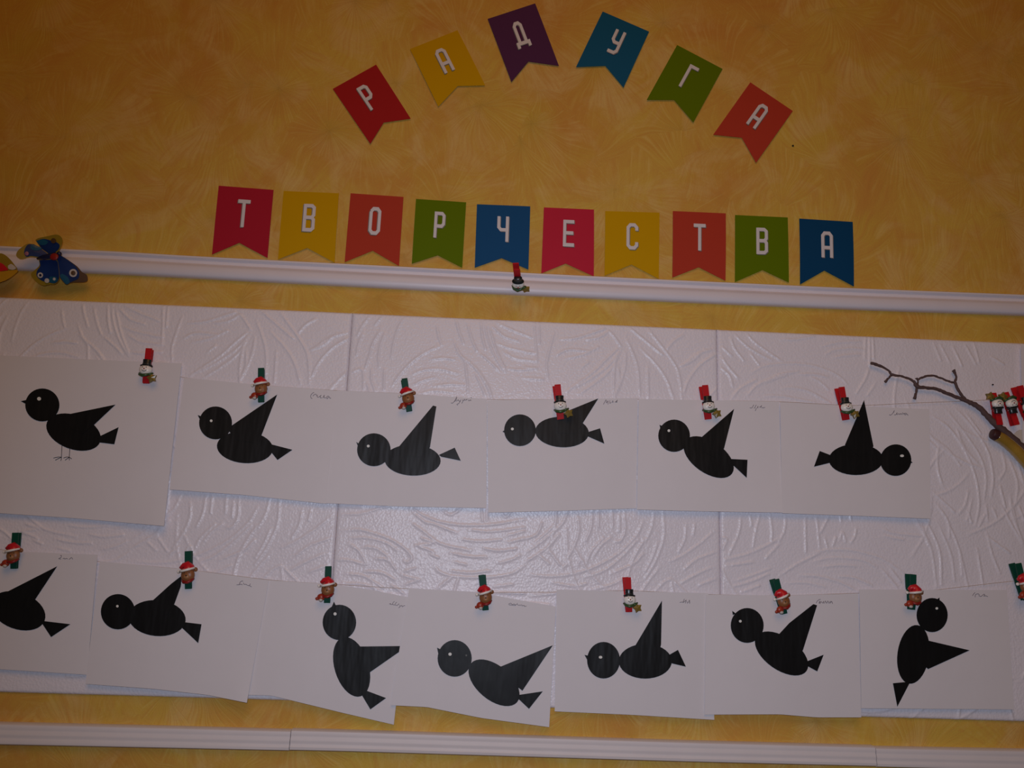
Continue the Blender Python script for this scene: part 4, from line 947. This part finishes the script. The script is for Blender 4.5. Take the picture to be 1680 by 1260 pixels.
bwing([(440,318),(360,312),(300,345),(230,405),(208,465),(245,503),(290,507),(380,482),(480,490),(600,500),(640,460),(540,380)],
      [(440,322),(370,320),(330,360),(310,430),(340,480),(400,470),(490,482),(600,490),(630,460),(530,380)],
      [(440,325),(400,330),(400,380),(470,400),(540,370)], [(345,440,26,M_PINKW)], (640,480), (-0.25, 0.1), -0.028, M_YELW)
bwing([(740,440),(830,490),(920,550),(1000,610),(1060,680),(1118,715),(1128,790),(1070,812),(950,812),(890,822),(855,842),(810,800),(765,735),(735,600)],
      [(745,450),(830,495),(910,550),(980,610),(1020,680),(1010,760),(930,800),(860,835),(815,795),(770,730),(745,600)],
      [(800,700),(870,740),(900,810),(858,838),(815,795),(775,730)], [(945,692,52,M_CLEAR),(945,692,30,M_BRNW)], (740,460), (-0.15, 0.2), -0.030, M_BRNW)
bwing([(500,520),(510,590),(465,640),(400,700),(420,755),(480,815),(560,855),(640,838),(700,838),(750,800),(768,740),(755,600),(720,520)],
      [(510,525),(520,600),(480,660),(475,730),(540,790),(620,810),(700,825),(745,795),(762,735),(750,600),(715,525)],
      [(640,740),(720,740),(740,790),(690,820),(630,800)], [(520,720,36,M_CLEAR),(605,790,30,M_CLEAR),(520,720,16,M_NAVY),(700,770,18,M_CLEAR)], (640,500), (0.1, 0.25), -0.029, M_YELW)
body = tube([at(*bp(480,505), -0.033), at(*bp(560,490), -0.036), at(*bp(660,470), -0.037), at(*bp(730,450), -0.036)], [0.0012, 0.0032, 0.0036, 0.0030], 10)
obj('body', *body, M_NAVY, bf, smooth=True)
obj('head', *ball(at(*bp(765,442), -0.036), 0.0032, 0.0030, 0.0030), M_NAVY, bf, smooth=True)
obj('red_heart', *ball(at(*bp(700,482), -0.0395), 0.0055, 0.0016, 0.0048), M_DSCARF, bf, smooth=True)
obj('support', *tube([at(*bp(640,480), -0.030), at(*bp(640,480), -0.0165)], 0.0015, 8), M_NAVY, bf)

cy = at(-14, 440, -0.028)
yb = empty('butterfly_ornament', cy, 'yellow and red butterfly ornament cut off by the left edge', 'ornament')
def yplate(nm, poly, Y, m_, par=None):
    o = plate(nm, poly, Y, 0.0006, m_, yb, (0, 0), poly[0])
    if par: o.parent = par
    return o
uw = yplate('wing', [(-14,436),(-8,420),(0,415.5),(8,418),(17,426),(24,435),(28,441),(20,443.5),(0,445)], -0.026, M_YELW)
yplate('wing_patch', [(-12,438),(-3,431),(3,432),(8,436),(13,442.5),(6,444),(-8,446)], -0.0275, M_SANTA, uw)
yplate('wing_spot', [(13,436),(18,433),(23,436),(26,440),(21,442.5),(14,441)], -0.0275, M_CLEAR, uw)
M_ORW = mat('orange_wing', (0.50, 0.26, 0.01, 1), 0.35, 0.5, vary=0.2)
yplate('wing', [(-14,442),(0,445.5),(14,444),(29,443),(25,449),(14,457),(3,462),(-8,463)], -0.0275, M_ORW)
yplate('wing', [(-16,436),(-24,420),(-36,414),(-50,425),(-52,440),(-34,446),(-18,444)], -0.026, M_YELW)
yplate('wing', [(-16,442),(-34,447),(-48,452),(-44,462),(-28,465),(-17,455)], -0.0275, M_ORW)
obj('body', *tube([at(-15,428,-0.029), at(-15,440,-0.031), at(-14,456,-0.029)], [0.002,0.003,0.0015], 10), M_NAVY, yb, smooth=True)
obj('support', *tube([at(-14,440,-0.029), at(-14,440,-0.0165)], 0.0015, 8), M_NAVY, yb)

# ------------------------------------------------------------------ small things at the right edge, nails
sh = empty('paper_sheet', at(1760, 660, -0.012), 'plain white paper whose left edge just enters at the right frame edge', 'paper')
V, F = [], []
for j in range(9):
    for i in range(9):
        u, v = i / 8, j / 8
        V.append(at(1675 + 190 * u + 3 * v, 566 + 170 * v + 8 * u, -0.0112 - 0.0010 * v))
for j in range(8):
    for i in range(8):
        a = j * 9 + i; F.append((a, a + 9, a + 10, a + 1))
shell('sheet', V, F, M_PAPER, sh)
sc = plate('paper_scrap', [(1660,724),(1664,712),(1673,705),(1686,708),(1692,728),(1676,733)], -0.0095, 0.0005, M_CREAM, None, (0, 0.02), None, 2)
tag(sc, 'small cream paper scrap behind the branch at the right edge', 'paper')
for (x, y, Y, r, lab) in ((1301, 239, -0.0012, 0.0016, 'tiny dark nail head right of the coral arch flag'), (1629, 631, -0.0075, 0.0012, 'tiny dark pin head above the snowman clothespins beside the branch')):
    p = at(x, y, Y)
    v, f = tube([p + Vector((0, 0.004, 0)), p + Vector((0, 0.0004, 0)), p + Vector((0, 0.0003, 0)), p + Vector((0, -0.0008, 0))], [r * 0.4, r * 0.4, r, r * 0.7], 10)
    o = obj('nail', v, f, M_NAIL, None, origin=p); tag(o, lab, 'nail')
